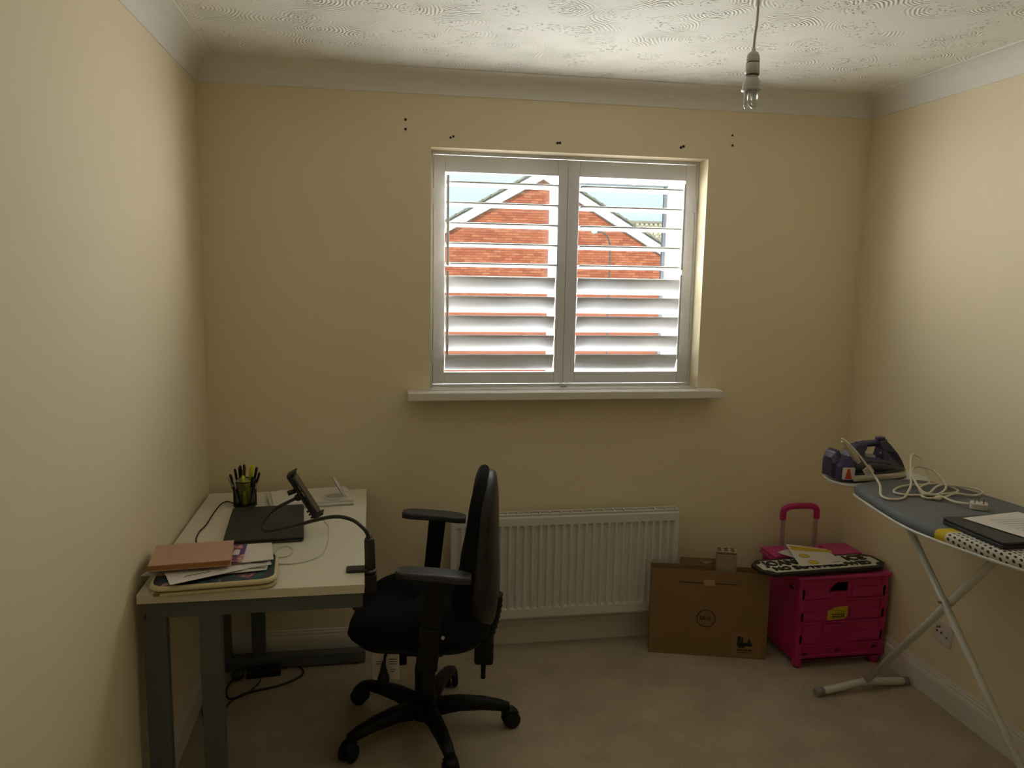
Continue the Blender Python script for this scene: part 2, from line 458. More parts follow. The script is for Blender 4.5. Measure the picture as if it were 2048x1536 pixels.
while zz < AZ-0.06:
    half = (AZ-zz-bh)/SL if zz+bh > ez else HWID
    half = min(half, 4.9)
    x = -half if half < 4.85 else -4.85
    off = 0 if r % 2 == 0 else bl/2
    k0 = math.floor((-half)/bl)-1
    for k in range(k0, -k0+2):
        xa = k*bl+off; xb = xa+bl-0.011
        xa = max(xa, -half); xb = min(xb, half)
        if xb-xa > 0.05: cells.append((xa, xb, zz))
    zz += bh; r += 1
cells.sort(key=lambda c: abs((c[0]+c[1])/2-0.3)/4.2+abs(c[2]-2.7)/1.6)
rest = MB(); ridx = []
fullmesh = {}
made = 0
for (xa, xb, z) in cells:
    mi = random.choice((0, 0, 1, 2))
    if xb-xa > 0.21 and made < 300:
        if mi not in fullmesh:
            o = MB().box(0, 0.214, 0, 0.02, 0, 0.064).build('brick', BR[mi], gwall); fullmesh[mi] = o.data
        else:
            o = bpy.data.objects.new('brick', fullmesh[mi]); COL.objects.link(o); o.parent = gwall
        o.location = (xa, 0.0, z-GZ); made += 1
    else:
        rest.box(xa, xb, 0.0, 0.02, z-GZ, z-GZ+0.064); ridx += [mi]*6
ro = rest.build('bricks', BR[0], gwall)
ro['kind'] = 'stuff'
ro.data.materials.append(BR[1]); ro.data.materials.append(BR[2])
ro.data.polygons.foreach_set('material_index', ridx)
lowb = MB()
zq = 0.9-bh
while zq > GZ:
    lowb.box(-4.9, 4.9, 0.0, 0.014, zq-GZ, zq-GZ+0.064); zq -= bh
lo_ = lowb.build('brick_courses', BR[0], gwall); lo_['kind'] = 'stuff'
for sgn in (-1, 1):
    d = Vector((sgn, 0, -SL)).normalized(); up = Vector((sgn*SL, 0, 1)).normalized()
    q = [(0, AZ-0.005), (sgn*5.35, AZ-0.005-SL*5.35), (sgn*5.35, AZ+0.275-SL*5.35), (0, AZ+0.275)]
    MB().loft([[Vector((a, y, b-GZ)) for a, b in q] for y in (-0.10, -0.065)], smooth=False).build('bargeboard', FASC, house)
    MB().loft([[Vector((a, y, b-GZ)) for a, b in q] for y in (-0.065, 0.02)], smooth=False).build('soffit', FASC, house)
    q = [(0, AZ+0.275), (sgn*5.5, AZ+0.275-SL*5.5), (sgn*5.5, AZ+0.36-SL*5.5), (0, AZ+0.36)]
    rs = MB().loft([[Vector((a, y, b-GZ)) for a, b in q] for y in (-0.06, 9.3)], smooth=False).build('roof_slope', TILE, house)
    tl = None
    for k in range(18):
        u0 = k*0.30
        if tl is None:
            c = d*0.36
            tm = MB().bar((0, 0, 0), tuple(c), 0.5, 0.05, up=tuple(up)).build('roof_tile', TILE, rs); tl = tm
        else:
            tm = tl.copy(); COL.objects.link(tm); tm.parent = rs
        pnt = d*u0
        tm.location = (pnt.x, 0.12, AZ+0.385-GZ+pnt.z)
        tm.rotation_euler = (0, math.radians(-4*sgn*-1), 0)
# neighbour roof to the right
nb = thing('tiled_roof_house', 'neighbouring house with a pantiled roof at the right beyond the gable', 'house', (12.2, 29, GZ))
MB().box(-2.2, 3.0, -1.8, 3, 0, 2.2-GZ).build('wall', BR[1], nb)
rb = MB(); ncol, nrow = 30, 14
for i in range(nrow):
    y0, z0 = -2.4+i*0.185, 1.85-GZ+i*0.128
    for j in range(ncol):
        x0 = -2.4+j*0.2
        rb.tube([(x0+0.1, y0-0.02, z0+0.03), (x0+0.1, y0+0.21, z0+0.15)], [0.085, 0.075], 6)
    rb.box(-2.4, 3.6, y0, y0+0.2, z0-0.02, z0+0.09)
ro2 = rb.build('pantiles', mat('pale_pantile', (0.50, 0.42, 0.30), .85, var=.25, vscale=3), nb); ro2['kind'] = 'stuff'
MB().tube([(-2.5, 0.22, 3.72-GZ), (3.6, 0.22, 3.72-GZ)], 0.09, 8).build('ridge', TILE, nb)
lamp = thing('street_lamp', 'slim street lamp with a curved arm in front of the brick gable', 'street lamp', (5.82, 14, GZ))
LM = mat('lamp_post_metal', (0.16, 0.15, 0.14), .5, metal=.6)
pp = smooth_path([(0, 0, 0), (0, 0, 2.6), (0, 0, 4.7), (-0.02, 0, 4.98), (-0.09, 0, 5.13), (-0.20, 0, 5.195), (-0.32, 0, 5.205)], 5)
MB().tube(pp, 0.017, 8).build('post', LM, lamp)
MB().lathe([(0.07, 0), (0.07, 0.5), (0.03, 0.9)], n=10).build('base', LM, lamp)
MB().ball((-0.37, 0, 5.205), 0.06, 12, 8, (1.15, .9, .8)).build('lantern', mat('lantern_white', (0.75, 0.78, 0.78), .3), lamp)

# ------------------------------------------------------------------ radiator
RADM = mat('radiator_enamel', (0.74, 0.71, 0.66), 0.35)
RX0, RX1, RZ0, RZ1, RYF, RYB = 0.957, 1.945, 0.137, 0.600, -0.082, -0.030
rad = thing('radiator', 'white fluted panel radiator under the window', 'radiator', (1.451, 0, 0))
def R(x): return x-1.451
nfl = 29; pitchf = (RX1-RX0-0.03)/nfl
xs = [(RX0, 0.0)]
for i in range(nfl):
    a = RX0+0.015+i*pitchf
    for u, h in ((0.0, 0), (0.14, 0), (0.24, .55), (0.32, 1), (0.68, 1), (0.76, .55), (0.86, 0)): xs.append((a+u*pitchf, h))
xs.append((RX1, 0.0))
zs = [(RZ0, 0, .012), (RZ0+0.006, 0, .003), (RZ0+0.012, 0, 0), (RZ0+0.048, 0, 0), (RZ0+0.052, .75, 0), (RZ0+0.057, 1, 0), (RZ1-0.057, 1, 0), (RZ1-0.052, .75, 0), (RZ1-0.048, 0, 0), (RZ1-0.016, 0, 0), (RZ1-0.010, 0, .003), (RZ1-0.006, 0, .012)]
fp = MB(); vs = []
for z, e, bk in zs:
    for x, h in xs: vs.append((R(x), RYF+0.010+bk-0.012*(1-h*e), z))
nx = len(xs)
fp.add(vs, [(j*nx+i, j*nx+i+1, (j+1)*nx+i+1, (j+1)*nx+i) for j in range(len(zs)-1) for i in range(nx-1)], False)
fp.box(R(RX0), R(RX1), RYF+0.024, RYF+0.029, RZ0+.002, RZ1-.008)
fp.build('front_panel', RADM, rad)
MB().box(R(RX0), R(RX1), -0.036, -0.031, RZ0, RZ1-0.006).build('rear_panel', RADM, rad)
for x in (RX0, RX1-0.004):
    MB().box(R(x-0.001), R(x+0.005), RYF+0.004, RYB, RZ0+.004, RZ1-0.003).build('side_cover', RADM, rad, 0.001)
gr = MB().box(R(RX0), R(RX1), RYF+0.003, RYF+0.010, RZ1-0.007, RZ1).box(R(RX0), R(RX1), RYB-0.008, RYB, RZ1-0.007, RZ1).build('top_grille', RADM, rad, 0.001)
gb = None
for i in range(22):
    x = RX0+0.004+i*(RX1-RX0-0.012)/21
    if gb is None: gb = MB().box(-0.003, 0.003, RYF+0.009, RYB-0.007, RZ1-0.006, RZ1-0.001).build('grille_bar', RADM, gr); o = gb
    else: o = gb.copy(); COL.objects.link(o); o.parent = gr
    o.location = (R(x+0.001), 0, 0)
for i in range(21):
    x = RX0+0.028+i*(RX1-RX0-0.012)/21
    if i == 0: gl = MB().box(-0.017, 0.017, RYF+0.014, RYB-0.012, RZ1-0.010, RZ1-0.0065).build('grille_plate', RADM, gr); o = gl
    else: o = gl.copy(); COL.objects.link(o); o.parent = gr
    o.location = (R(x), 0, 0)
for x in (RX0+0.12, RX1-0.12):
    MB().box(R(x-0.012), R(x+0.012), -0.033, -0.0005, 0.2, 0.52).build('wall_bracket', RADM, rad)
vm = mat('valve_chrome', (0.6, 0.6, 0.6), .25, metal=1)
MB().tube(smooth_path([(R(RX0)-0.03, -0.055, 0.0), (R(RX0)-0.03, -0.055, 0.10), (R(RX0)-0.03, -0.055, 0.165)], 3), 0.0075, 10).build('supply_pipe', mat('pipe_white', (.7, .68, .62), .4), rad)
MB().cyl((R(RX0)-0.03, -0.055, 0.15), (R(RX0)-0.03, -0.055, 0.185), 0.012, n=12).cyl((R(RX0)-0.03, -0.055, 0.168), (R(RX0)+0.003, -0.055, 0.168), 0.010, n=12).build('valve', vm, rad)
MB().lathe([(0.018, 0), (0.02, 0.01), (0.02, 0.06), (0.015, 0.07), (0, 0.071)], (R(RX0)-0.03, -0.055, 0.185), 14).build('valve_cap', RADM, rad)

# ------------------------------------------------------------------ desk
DT = 0.722
DESKW = mat('desk_white_laminate', (0.78, 0.74, 0.60), 0.4, var=.01)
DESKF = mat('desk_grey_steel', (0.105, 0.115, 0.115), 0.55, var=.05, vscale=30)
dk = thing('desk', 'white-topped desk on a dark grey steel frame against the left wall', 'desk', (0.314, -0.557, 0))
dx, dy = 0.314, -0.557
MB().box(0.012-dx, 0.616-dx, -1.058-dy, -0.055-dy, DT-0.026, DT).build('desktop', DESKW, dk, 0.0015)
for (ya, yb) in ((-1.048, -1.012), (-0.105, -0.069)):
    MB().box(0.032-dx, 0.611-dx, ya-dy, yb-dy, 0.650, DT-0.026).build('top_bar', DESKF, dk, 0.002)
    for (xa, xb) in ((0.023, 0.083), (0.168, 0.226)) if ya < -.5 else ((0.030, 0.080), (0.160, 0.212)):
        lg = MB().box(xa-dx, xb-dx, ya-dy+.002, yb-dy-.002, 0.045, 0.650).build('leg', DESKF, dk, 0.002)
        if xa < .1 and ya < -.5:
            for z in (0.345, 0.60, 0.20):
                MB().cyl((xb-dx, -1.03-dy, z), (xb-dx+0.004, -1.03-dy, z), 0.007, n=10).build('bolt', mat('bolt_steel', (.3, .27, .2), .4, metal=.8), lg)
    MB().box(0.025-dx, 0.606-dx, ya-dy-.006, yb-dy+.006, 0.006, 0.055).build('foot_bar', DESKF, dk, 0.004)
    for xf in (0.06, 0.57):
        MB().cyl((xf-dx, (ya+yb)/2-dy, 0.0), (xf-dx, (ya+yb)/2-dy, 0.008), 0.016, n=12).build('foot_pad', mat('rubber', (.02, .02, .02), .8), dk)
for xb in (0.10, 0.50):
    MB().box(xb-.02-dx, xb+.02-dx, -1.012-dy, -0.105-dy, 0.66, DT-0.026).build('rail', DESKF, dk)

# ------------------------------------------------------------------ office chair
CHF = mat('chair_black_fabric', (0.0055, 0.0062, 0.0078), 0.95, var=.25, vscale=60, bump=.15, bscale=350, spec=.25)
CHV = mat('chair_black_plastic', (0.006, 0.006, 0.0065), 0.5, spec=.3)
CHS = mat('chair_back_shell', (0.012, 0.012, 0.0125), 0.38, spec=.45)
ch = thing('office_chair', 'black swivel office chair with armrests turned toward the desk', 'chair', (0.817, -0.611, 0), math.radians(170))
# local frame: +x is the front of the chair, +y points to the camera side
hub = MB().lathe([(0.052, 0.052), (0.056, 0.06), (0.056, 0.095), (0.045, 0.112), (0.034, 0.118)], n=20).build('base_hub', CHV, ch)
base_rot = -math.radians(170)
for ang in (66, 138, 210, 282, 354):
    a = math.radians(ang)+base_rot
    ca, sa = math.cos(a), math.sin(a); T = Matrix.Rotation(a, 4, 'Z')
    st = [(0.040, 0.083, 0.030, 0.030), (0.12, 0.094, 0.025, 0.026), (0.20, 0.092, 0.022, 0.022), (0.262, 0.083, 0.020, 0.018), (0.298, 0.073, 0.017, 0.014)]
    rings = []
    for (x, z, w, h) in st:
        rings.append([T @ Vector((x, w*math.copysign(abs(math.cos(t))**.6, math.cos(t)), z+h*math.copysign(abs(math.sin(t))**.6, math.sin(t)))) for t in [2*PI*k/14 for k in range(14)]])
    arm = MB().loft(rings).build('base_leg', CHV, ch)
    # twin-wheel castor under the end of the leg
    cb = MB()
    sw = random.uniform(-0.6, 0.6)
    TC = T @ Matrix.Translation((0.292, 0, 0)) @ Matrix.Rotation(sw, 4, 'Z')
    wheels = []
    for sgn in (-1, 1):
        wb_ = MB().lathe([(0.0, 0.004*sgn), (0.028, 0.004*sgn), (0.0300, 0.007*sgn), (0.0300, 0.021*sgn), (0.026, 0.025*sgn), (0.0, 0.026*sgn)], (0.012, 0, 0.030), 18, 'y').xf(TC)
        wb_.build('castor_wheel', CHV, arm)
    MB().cyl((0, 0, 0.05), (0, 0, 0.078), 0.007, n=10).tube([(0.036, 0, 0.050), (0.022, 0, 0.061), (0.0, 0, 0.063), (-0.020, 0, 0.050)], [0.010, 0.018, 0.019, 0.011], 10, flat=(1.3, .5)).xf(TC).build('castor_hood', CHV, arm)
# gas column
MB().lathe([(0.033, 0.105), (0.036, 0.13), (0.036, 0.235), (0.030, 0.240)], n=18).build('column_cover', CHV, ch)
MB().lathe([(0.026, 0.235), (0.026, 0.36)], n=16).build('gas_lift', CHV, ch)
MB().box(-0.15, 0.10, -0.075, 0.075, 0.325, 0.372).box(-0.07, 0.07, -0.055, 0.055, 0.29, 0.33).build('tilt_mechanism', CHV, ch, 0.012)
# seat cushion: rounded slab with a waterfall front
def cushion(outline, zs, name, m, par, bevel=0):
    """outline list of (x, y); zs = list of (z, scale)"""
    rings = []
    cx = sum(p[0] for p in outline)/len(outline); cy = sum(p[1] for p in outline)/len(outline)
    for z, sc, dzf in zs:
        rings.append([Vector((cx+(x-cx)*sc, cy+(y-cy)*sc, z+dzf(x, y))) for x, y in outline])
    return MB().loft(rings, smooth=True).build(name, m, par)
so = rrect(0.465, 0.48, 0.13, 8, 0.008, 0.0)
dip = lambda x, y: -0.028*max(0, (x-0.02)/0.23)**2+0.012*(abs(y)/0.24)**2-0.008
seat = cushion(so, [(0.398, .80, lambda x, y: 0), (0.397, .93, lambda x, y: 0), (0.412, 1.0, lambda x, y: 0), (0.445, 1.015, dip), (0.476, .985, dip), (0.493, .90, dip), (0.500, .70, dip), (0.499, .3, dip), (0.499, .02, dip)], 'seat', CHF, ch)
cushion(so, [(0.368, .55, lambda x, y: 0), (0.370, .78, lambda x, y: 0), (0.384, .90, lambda x, y: 0), (0.402, .95, lambda x, y: 0)], 'seat_pan', CHV, ch)
# backrest: tall curved cushion and the plastic shell behind it
def back_half(z):   # half width at height z (0 bottom .. 1 top)
    w = 0.218 if z < .25 else 0.218-0.075*((z-.25)/.75)**1.3
    return w
NZ = 20
def back_ring(z, w, x0, th, bulge):
    rg = []
    zz = 0.405+0.548*z
    for k in range(20):
        t = 2*PI*k/20
        cy_, sx_ = math.cos(t), math.sin(t)
        y = w*math.copysign(abs(cy_)**.75, cy_)
        x = x0+th/2*math.copysign(abs(sx_)**.7, sx_) + bulge*(y/0.22)**2
        rg.append(Vector((x, y, zz)))
    return rg
rings = []; rings2 = []
for i in range(NZ+1):
    z = .5-.5*math.cos(PI*i/NZ)
    lo = min(1, z/.30); hi = min(1, (1-z)/.26)
    e = math.sqrt(max(0.01, 1-(1-lo)**2.2))*math.sqrt(max(0.01, 1-(1-hi)**2.4))
    w = back_half(z)*e
    lum = 0.046*math.exp(-((z-.24)/.26)**2)
    th = (0.088-0.030*z+lum)*e**.7
    xc = -0.186+0.15*lum-0.012*z
    rings.append(back_ring(z, w, xc, th, 0.046))
    rings2.append(back_ring(0.01+z*0.962, w*0.985, xc-0.022-0.012*(1-z), (0.066-.01*z+lum*.5)*e**.6, 0.034))
MB().loft(rings).build('backrest', CHF, ch)
MB().loft(rings2).build('back_shell', CHS, ch)
# stem from the mechanism up to the back with its bellows and lever
stem = MB().tube(smooth_path([(-0.12, 0, 0.345), (-0.17, 0, 0.335), (-0.205, 0, 0.365), (-0.228, 0, 0.44), (-0.230, 0, 0.52)], 4), 0.026, 10, flat=(1.2, .6)).build('back_stem', CHV, ch)
bl_ = [Vector((-0.243, 0, 0.315)), Vector((-0.258, 0, 0.44)), Vector((-0.258, 0, 0.50))]
pts = []; rr = []
for k in range(19):
    t = k/18; z = 0.335+0.165*t
    pts.append((-0.208-0.034*math.sin(t*PI/2), 0, z)); rr.append(0.036 if k % 2 == 0 else 0.030)
MB().tube(pts, rr, 14, flat=(1.0, .75)).build('bellows', CHV, stem)
MB().box(-0.238, -0.172, -0.030, 0.030, 0.252, 0.335).build('stem_housing', CHV, stem, 0.01)
MB().tube([(-0.203, 0.0, 0.26), (-0.203, 0.0, 0.20)], [0.010, 0.008], 10).ball((-0.203, 0, 0.198), 0.0095).build('back_lever', CHV, stem)
# armrests
ARMP = mat('armrest_pad', (0.040, 0.043, 0.048), 0.38)
for sgn, zt, xo in ((1, 0.674, -0.052), (-1, 0.712, -0.006)):
    y = 0.245*sgn
    pad = MB()
    L_ = 0.235; rg = []
    for k in range(9):
        u = -1+2*k/8
        s = math.sqrt(max(0.30, 1-abs(u)**10))
        zc = zt-0.011-0.004*u*u+0.008*u
        rg.append([Vector((xo+u*L_/2, y+sc*0.037*s, zc+sz*0.0125)) for sc, sz in ((-1, -.6), (-.85, -1), (.85, -1), (1, -.6), (1, .6), (.85, 1), (-.85, 1), (-1, .6))])
    pad.loft(rg, smooth=False).build('arm_pad', ARMP, ch, 0.004)
    MB().bar((xo-0.012, y, zt-0.022), (xo+0.012, y*1.02, 0.455), 0.020, 0.062, up=(1, 0, 0), w1=0.022, h1=0.058).build('arm_post', CHV, ch, 0.004)
    MB().bar((xo+0.010, y*1.02+sgn*0.004, 0.49), (xo+0.02, y*1.02+sgn*0.004, 0.352), 0.026, 0.068, up=(1, 0, 0)).build('arm_sleeve', CHV, ch, 0.005)
    MB().bar((xo+0.018, y*1.0+sgn*0.01, 0.358), (xo+0.018, 0.06*sgn, 0.358), 0.06, 0.014, up=(0, 0, 1)).build('arm_bracket', CHV, ch, 0.003)
MB().cyl((-0.085, 0.2725, 0.47), (-0.085, 0.276, 0.47), 0.006, n=10).build('screw', mat('bright_screw', (.6, .6, .6), .3, metal=1), ch)
# adjusting levers hanging under the seat
MB().tube([(0.100, 0.10, 0.385), (0.104, 0.220, 0.378), (0.106, 0.237, 0.345)], 0.0045, 8).lathe([(0.004, 0.06), (0.008, 0.045), (0.012, 0.025), (0.0185, 0.008), (0.0195, 0), (0.016, -0.012), (0, -0.017)], (0.106, 0.238, 0.310), 14).build('height_lever', CHV, ch)
MB().bar((0.062, 0.14, 0.39), (0.055, 0.20, 0.338), 0.035, 0.010, up=(0, 1, 0)).build('tilt_lever', CHV, ch, 0.004)
# printed card tied to the lever
card = thing('instruction_card', 'white printed card hanging from a lever under the chair seat', 'card', (0.680, -0.797, 0.384), math.radians(-7))
CARDM = mat('white_card', (0.62, 0.58, 0.52), .7)
INK = mat('dark_print', (0.035, 0.032, 0.03), .7)
cd = MB().box(-0.042, 0.042, -0.0004, 0.0004, -0.092, -0.004).build('card_sheet', CARDM, card)
for i, (z, a, b) in enumerate([(-0.022, .008, .034), (-0.030, -.034, -.006), (-.030, .008, .034), (-.038, -.034, -.010), (-.038, .010, .034), (-.056, .014, .030), (-.064, .014, .026)]):
    MB().box(a, b, -0.0008, -0.0004, z-.0012, z+.0012).build('print_line', INK, cd)
MB().tube([(0, 0, -0.006), (0.008, -0.004, 0.012), (0.004, -0.01, 0.022), (-0.003, -0.004, 0.01), (0, 0, -0.006)], 0.0008, 5).build('string', CARDM, card)

# ------------------------------------------------------------------ cardboard box with logo
CB = mat('brown_cardboard', (0.28, 0.17, 0.075), 0.85, var=.06, vscale=14, bump=.05, bscale=120, spec=.2)
CBI = mat('cardboard_inside', (0.32, 0.19, 0.09), 0.9, spec=.2)
CBK = mat('box_print', (0.03, 0.017, 0.008), 0.8)
bang = math.atan2(-0.137, 0.474)
bw, bd, bh_ = 0.488, 0.070, 0.377
cbx = thing('cardboard_box', 'open brown cardboard box with a round logo leaning by the radiator', 'box', (1.797, -0.172, 0), bang)
tt = 0.004
fpnl = MB().box(0, bw, 0, tt, 0, bh_).build('front_panel', CB, cbx, 0.0008)
MB().box(0, bw, bd-tt, bd, 0, bh_).build('rear_panel', CBI, cbx, 0.0008)
MB().box(0, tt, tt, bd-tt, 0, bh_).build('side_panel', CBI, cbx); MB().box(bw-tt, bw, tt, bd-tt, 0, bh_).build('side_panel', CBI, cbx)
MB().box(tt, bw-tt, tt, bd-tt, 0, tt).build('bottom_panel', CBI, cbx)
MB().box(0.006, 0.010, 0.004, 0.06, bh_-0.06, bh_+0.018).build('side_flap', CBI, cbx)
MB().box(bw-0.012, bw-0.008, 0.006, 0.05, bh_-0.05, bh_-0.004).build('side_flap', CBI, cbx)
lidf = MB().box(0.122, 0.36, bd+.001, bd+0.004, bh_-0.02, bh_+0.030).build('lid_flap', CBI, cbx, 0.002)
MB().prism([(0.205, bh_+0.018), (0.262, bh_+0.018), (0.236, bh_+0.004)], -(bd), -(bd-0.001), Matrix.Rotation(PI/2, 4, 'X')).build('torn_patch', mat('torn_paper', (.5, .42, .33), .9), lidf)
# slot and tab of the carrying handle
MB().box(0.115, 0.36, -0.0006, 0.0, 0.3215, 0.3245).build('slot', CBK, fpnl)
MB().prism(rrect(0.046, 0.026, 0.007, 4, 0.240, 0.326), -0.0005, 0.0008, Matrix.Rotation(PI/2, 4, 'X')).build('slot_tab', mat('tab_tan', (0.46, 0.30, 0.19), .8), fpnl)
RX = Matrix.Rotation(PI/2, 4, 'X')
lg_ = MB().tube([(0.234+0.0375*math.cos(t), -0.0004, 0.168+0.0375*math.sin(t)) for t in [2*PI*k/40 for k in range(40)]], 0.0016, 6, closed=True).build('logo_ring', CBK, fpnl)
for s_, x_, z_, rt in (('D', -0.0185, 0, 0), ('E', -0.0055, 0.0005, 38), ('L', 0.0085, 0, 0), ('L', 0.0185, 0, 0)):
    text_mesh(s_, 0.021, 0.0003, 0.0004, 'lettering', CBK, lg_, Matrix.Translation((0.234+x_, -0.0006, 0.168+z_)) @ RX @ Matrix.Rotation(math.radians(rt), 4, 'Z'), 1.1)
stk = MB().box(0.345, 0.468, -0.0006, 0, 0.010, 0.112).build('printed_label', mat('label_tan', (0.31, 0.175, 0.075), .8), fpnl)
sy = -0.0010
TEAL = mat('label_dark_teal', (0.012, 0.022, 0.02), .7)
for (a, b, c, d_) in ((.368, .382, .070, .098), (.384, .392, .072, .096), (.366, .430, .056, .072), (.372, .398, .048, .058)):
    MB().box(a, b, sy, -0.0006, c, d_).build('label_icon', TEAL, stk)
MB().prism([(.409, .072), (.425, .072), (.417, .094)], 0.0006, 0.001, RX).build('label_icon', TEAL, stk)
for a in range(7):
    MB().box(.369+a*.0088, .375+a*.0088, sy, -0.0006, .034, .042).build('label_mark', CBK, stk)
MB().box(.368, .428, sy, -0.0006, .025, .0275).build('label_mark', CBK, stk)

# moulded cardboard insert standing in the box
PULP = mat('pulp_cardboard', (0.34, 0.27, 0.17), .9, var=.1, vscale=30)
ins = thing('packing_insert', 'folded cardboard packing piece with round cutouts standing in the open box', 'packaging', (2.108, -0.215, 0.170), bang-0.08)
MB().box(-0.042, 0.042, -0.024, 0.020, 0, 0.275).build('sleeve', PULP, ins, 0.003)
tp = MB().box(-0.046, 0.040, -0.026, 0.026, 0.283, 0.288).build('top_plate', mat('pulp_pale', (0.46, 0.38, 0.26), .9), ins, 0.001)
MB().box(-0.040, 0.036, -0.020, 0.018, 0.274, 0.284).build('fold', CBI, ins)
for i in range(3):
    for j in range(2):
        MB().lathe([(0.0095, 0.2872), (0.0095, 0.2886)], (-0.030+0.027*i, -0.012+0.024*j, 0), 12, smooth=False).build('cutout', mat('cutout_brown', (.12, .07, .03), .9), tp)

# ------------------------------------------------------------------ pink trolley crate
PK = mat('pink_plastic', (0.50, 0.020, 0.15), 0.38, var=.05, vscale=12)
PKL = mat('pink_plastic_lid', (0.58, 0.05, 0.22), 0.42)
cr = thing('folding_crate_trolley', 'bright pink plastic folding trolley crate with lid and pull handle', 'crate', (2.545, -0.235, 0))
cw, cdp = 0.195, 0.160     # half width, half depth
Z0, Z1 = 0.035, 0.385
fw_ = MB()
hx0, hx1, hz0, hz1 = -0.062, 0.020, 0.326, 0.366
yF = -cdp
fw_.box(-cw, hx0, yF, yF+0.008, Z0, Z1).box(hx1, cw, yF, yF+0.008, Z0, Z1).box(hx0, hx1, yF, yF+0.008, Z0, hz0).box(hx0, hx1, yF, yF+0.008, hz1, Z1)
fr_ = fw_.build('front_side', PK, cr)
# raised ribs and sunk fields on the front
MB().prism([(hx0, hz1), (hx0, hz0+.012), (hx0+.03, hz1)], -yF-0.0075, -yF, RX).build('handle_web', PK, fr_)
for z in (0.055, 0.100, 0.197, 0.292):
    MB().box(-cw+.002, cw-.002, yF-0.007, yF, z-0.004, z+0.004).build('rib', PK, fr_, 0.002)
for i, xa in enumerate((-0.188, -0.085, 0.035)):
    for (za, zb) in ((0.108, 0.150), (0.205, 0.245), (0.300, 0.345), (0.150, 0.190)):
        if i == 1 and za > .29: continue
        xb = xa+0.085 if i != 2 else 0.188
        if (za == 0.150) == (i != 1): continue
        MB().box(xa, xb, yF-0.006, yF, za, zb).build('raised_field', PK, fr_, 0.002)
MB().box(-cw-.004, -cw+.022, yF-.006, yF+.02, 0.012, Z1).build('corner_post', PK, cr, 0.003); MB().box(cw-.022, cw+.004, yF-.006, yF+.02, 0.04, Z1).build('corner_post', PK, cr, 0.003)
MB().box(-cw-.004, -cw+.022, cdp-.02, cdp, 0.04, Z1).build('corner_post', PK, cr, 0.003); MB().box(cw-.022, cw+.004, cdp-.02, cdp, 0.04, Z1).build('corner_post', PK, cr, 0.003)
for sx in (-1, 1):
    sd = MB().box(sx*cw-0.004, sx*cw+0.004, -cdp+.02, cdp-.02, Z0, Z1).build('side_wall', PK, cr)
    for z in (0.06, 0.155, 0.25, 0.345):
        MB().box(sx*cw-(.007), sx*cw+.007, -cdp+.02, cdp-.02, z-.004, z+.004).build('rib', PK, sd)
    MB().box(sx*(cw+.0035)-.001, sx*(cw+.0035)+.001, -0.115, -0.085, 0.325, 0.350).build('side_catch', mat('pink_shadow_slot', (.08, .002, .02), .6), sd)
MB().box(-cw, cw, cdp-0.010, cdp-.002, Z0, Z1).build('rear_wall', PK, cr)
MB().box(-cw, cw, -cdp, cdp, 0.033, 0.041).build('floor_plate', PK, cr)
for sx in (-1, 1):
    MB().lathe([(0.018, 0), (0.021, 0.006), (0.021, 0.04)], (sx*(cw-.022), -cdp+.022, 0), 14).build('foot', PK, cr)
    MB().lathe([(0, 0), (0.028, 0), (0.032, 0.004), (0.032, 0.020), (0.028, 0.024), (0, 0.024)], (sx*(cw-.03)-.012, cdp-.04, 0.032), 18, 'x').build('wheel', CHV, cr)
MB().box(-cw+0.03, -cw+0.05, yF-.0045, yF, 0.060, 0.066).box(-0.02, 0.0, yF-.0045, yF, 0.068, 0.074).box(cw-0.05, cw-0.03, yF-.0045, yF, 0.074, 0.082).build('slots', mat('pink_shadow_slot', (.08, .002, .02), .6), fr_)
# lid: two halves with a raised rim
lz = 0.387
lid = MB()
lid.box(-cw-.016, cw+.012, -cdp-.016, cdp+.008, lz, lz+0.014).build('lid', PKL, cr, 0.004)
MB().box(-cw-.012, -0.10, 0.030, cdp+.004, lz+.014, lz+.026).box(-0.10, 0.07, 0.03, cdp-.05, lz+.014, lz+.022).box(0.07, cw+.006, 0.030, cdp+.004, lz+.014, lz+.026).build('lid_panel', PKL, cr, 0.004)
MB().box(-cw-.010, -cw+.002, -cdp, 0.02, lz+.014, lz+.019).box(-cw+.010, -cw+.018, -cdp, 0.02, lz+.014, lz+.018).build('lid_rail', PK, cr, 0.002)
# pull handle
ALU = mat('handle_tube', (0.52, 0.42, 0.40), .35, metal=.5)
for x in (-0.103, 0.055):
    MB().box(x-.0085, x+.0085, cdp+.004, cdp+.016, 0.06, 0.545).build('handle_tube', ALU, cr, 0.002)
hp = smooth_path([(-0.105, 0, 0.530), (-0.105, 0, 0.562), (-0.098, 0, 0.578), (-0.075, 0, 0.588), (-0.024, 0, 0.590), (0.027, 0, 0.588), (0.050, 0, 0.578), (0.057, 0, 0.562), (0.057, 0, 0.530)], 4)
MB().tube([(p.x, cdp+.010, p.z) for p in hp], 0.0135, 12, up=(0, 1, 0), flat=(1.05, .9)).build('handle_grip', PK, cr)
for x in (-0.103, 0.055): MB().box(x-.016, x+.016, cdp-.002, cdp+.022, 0.335, 0.365).build('tube_collar', PK, cr, 0.003)
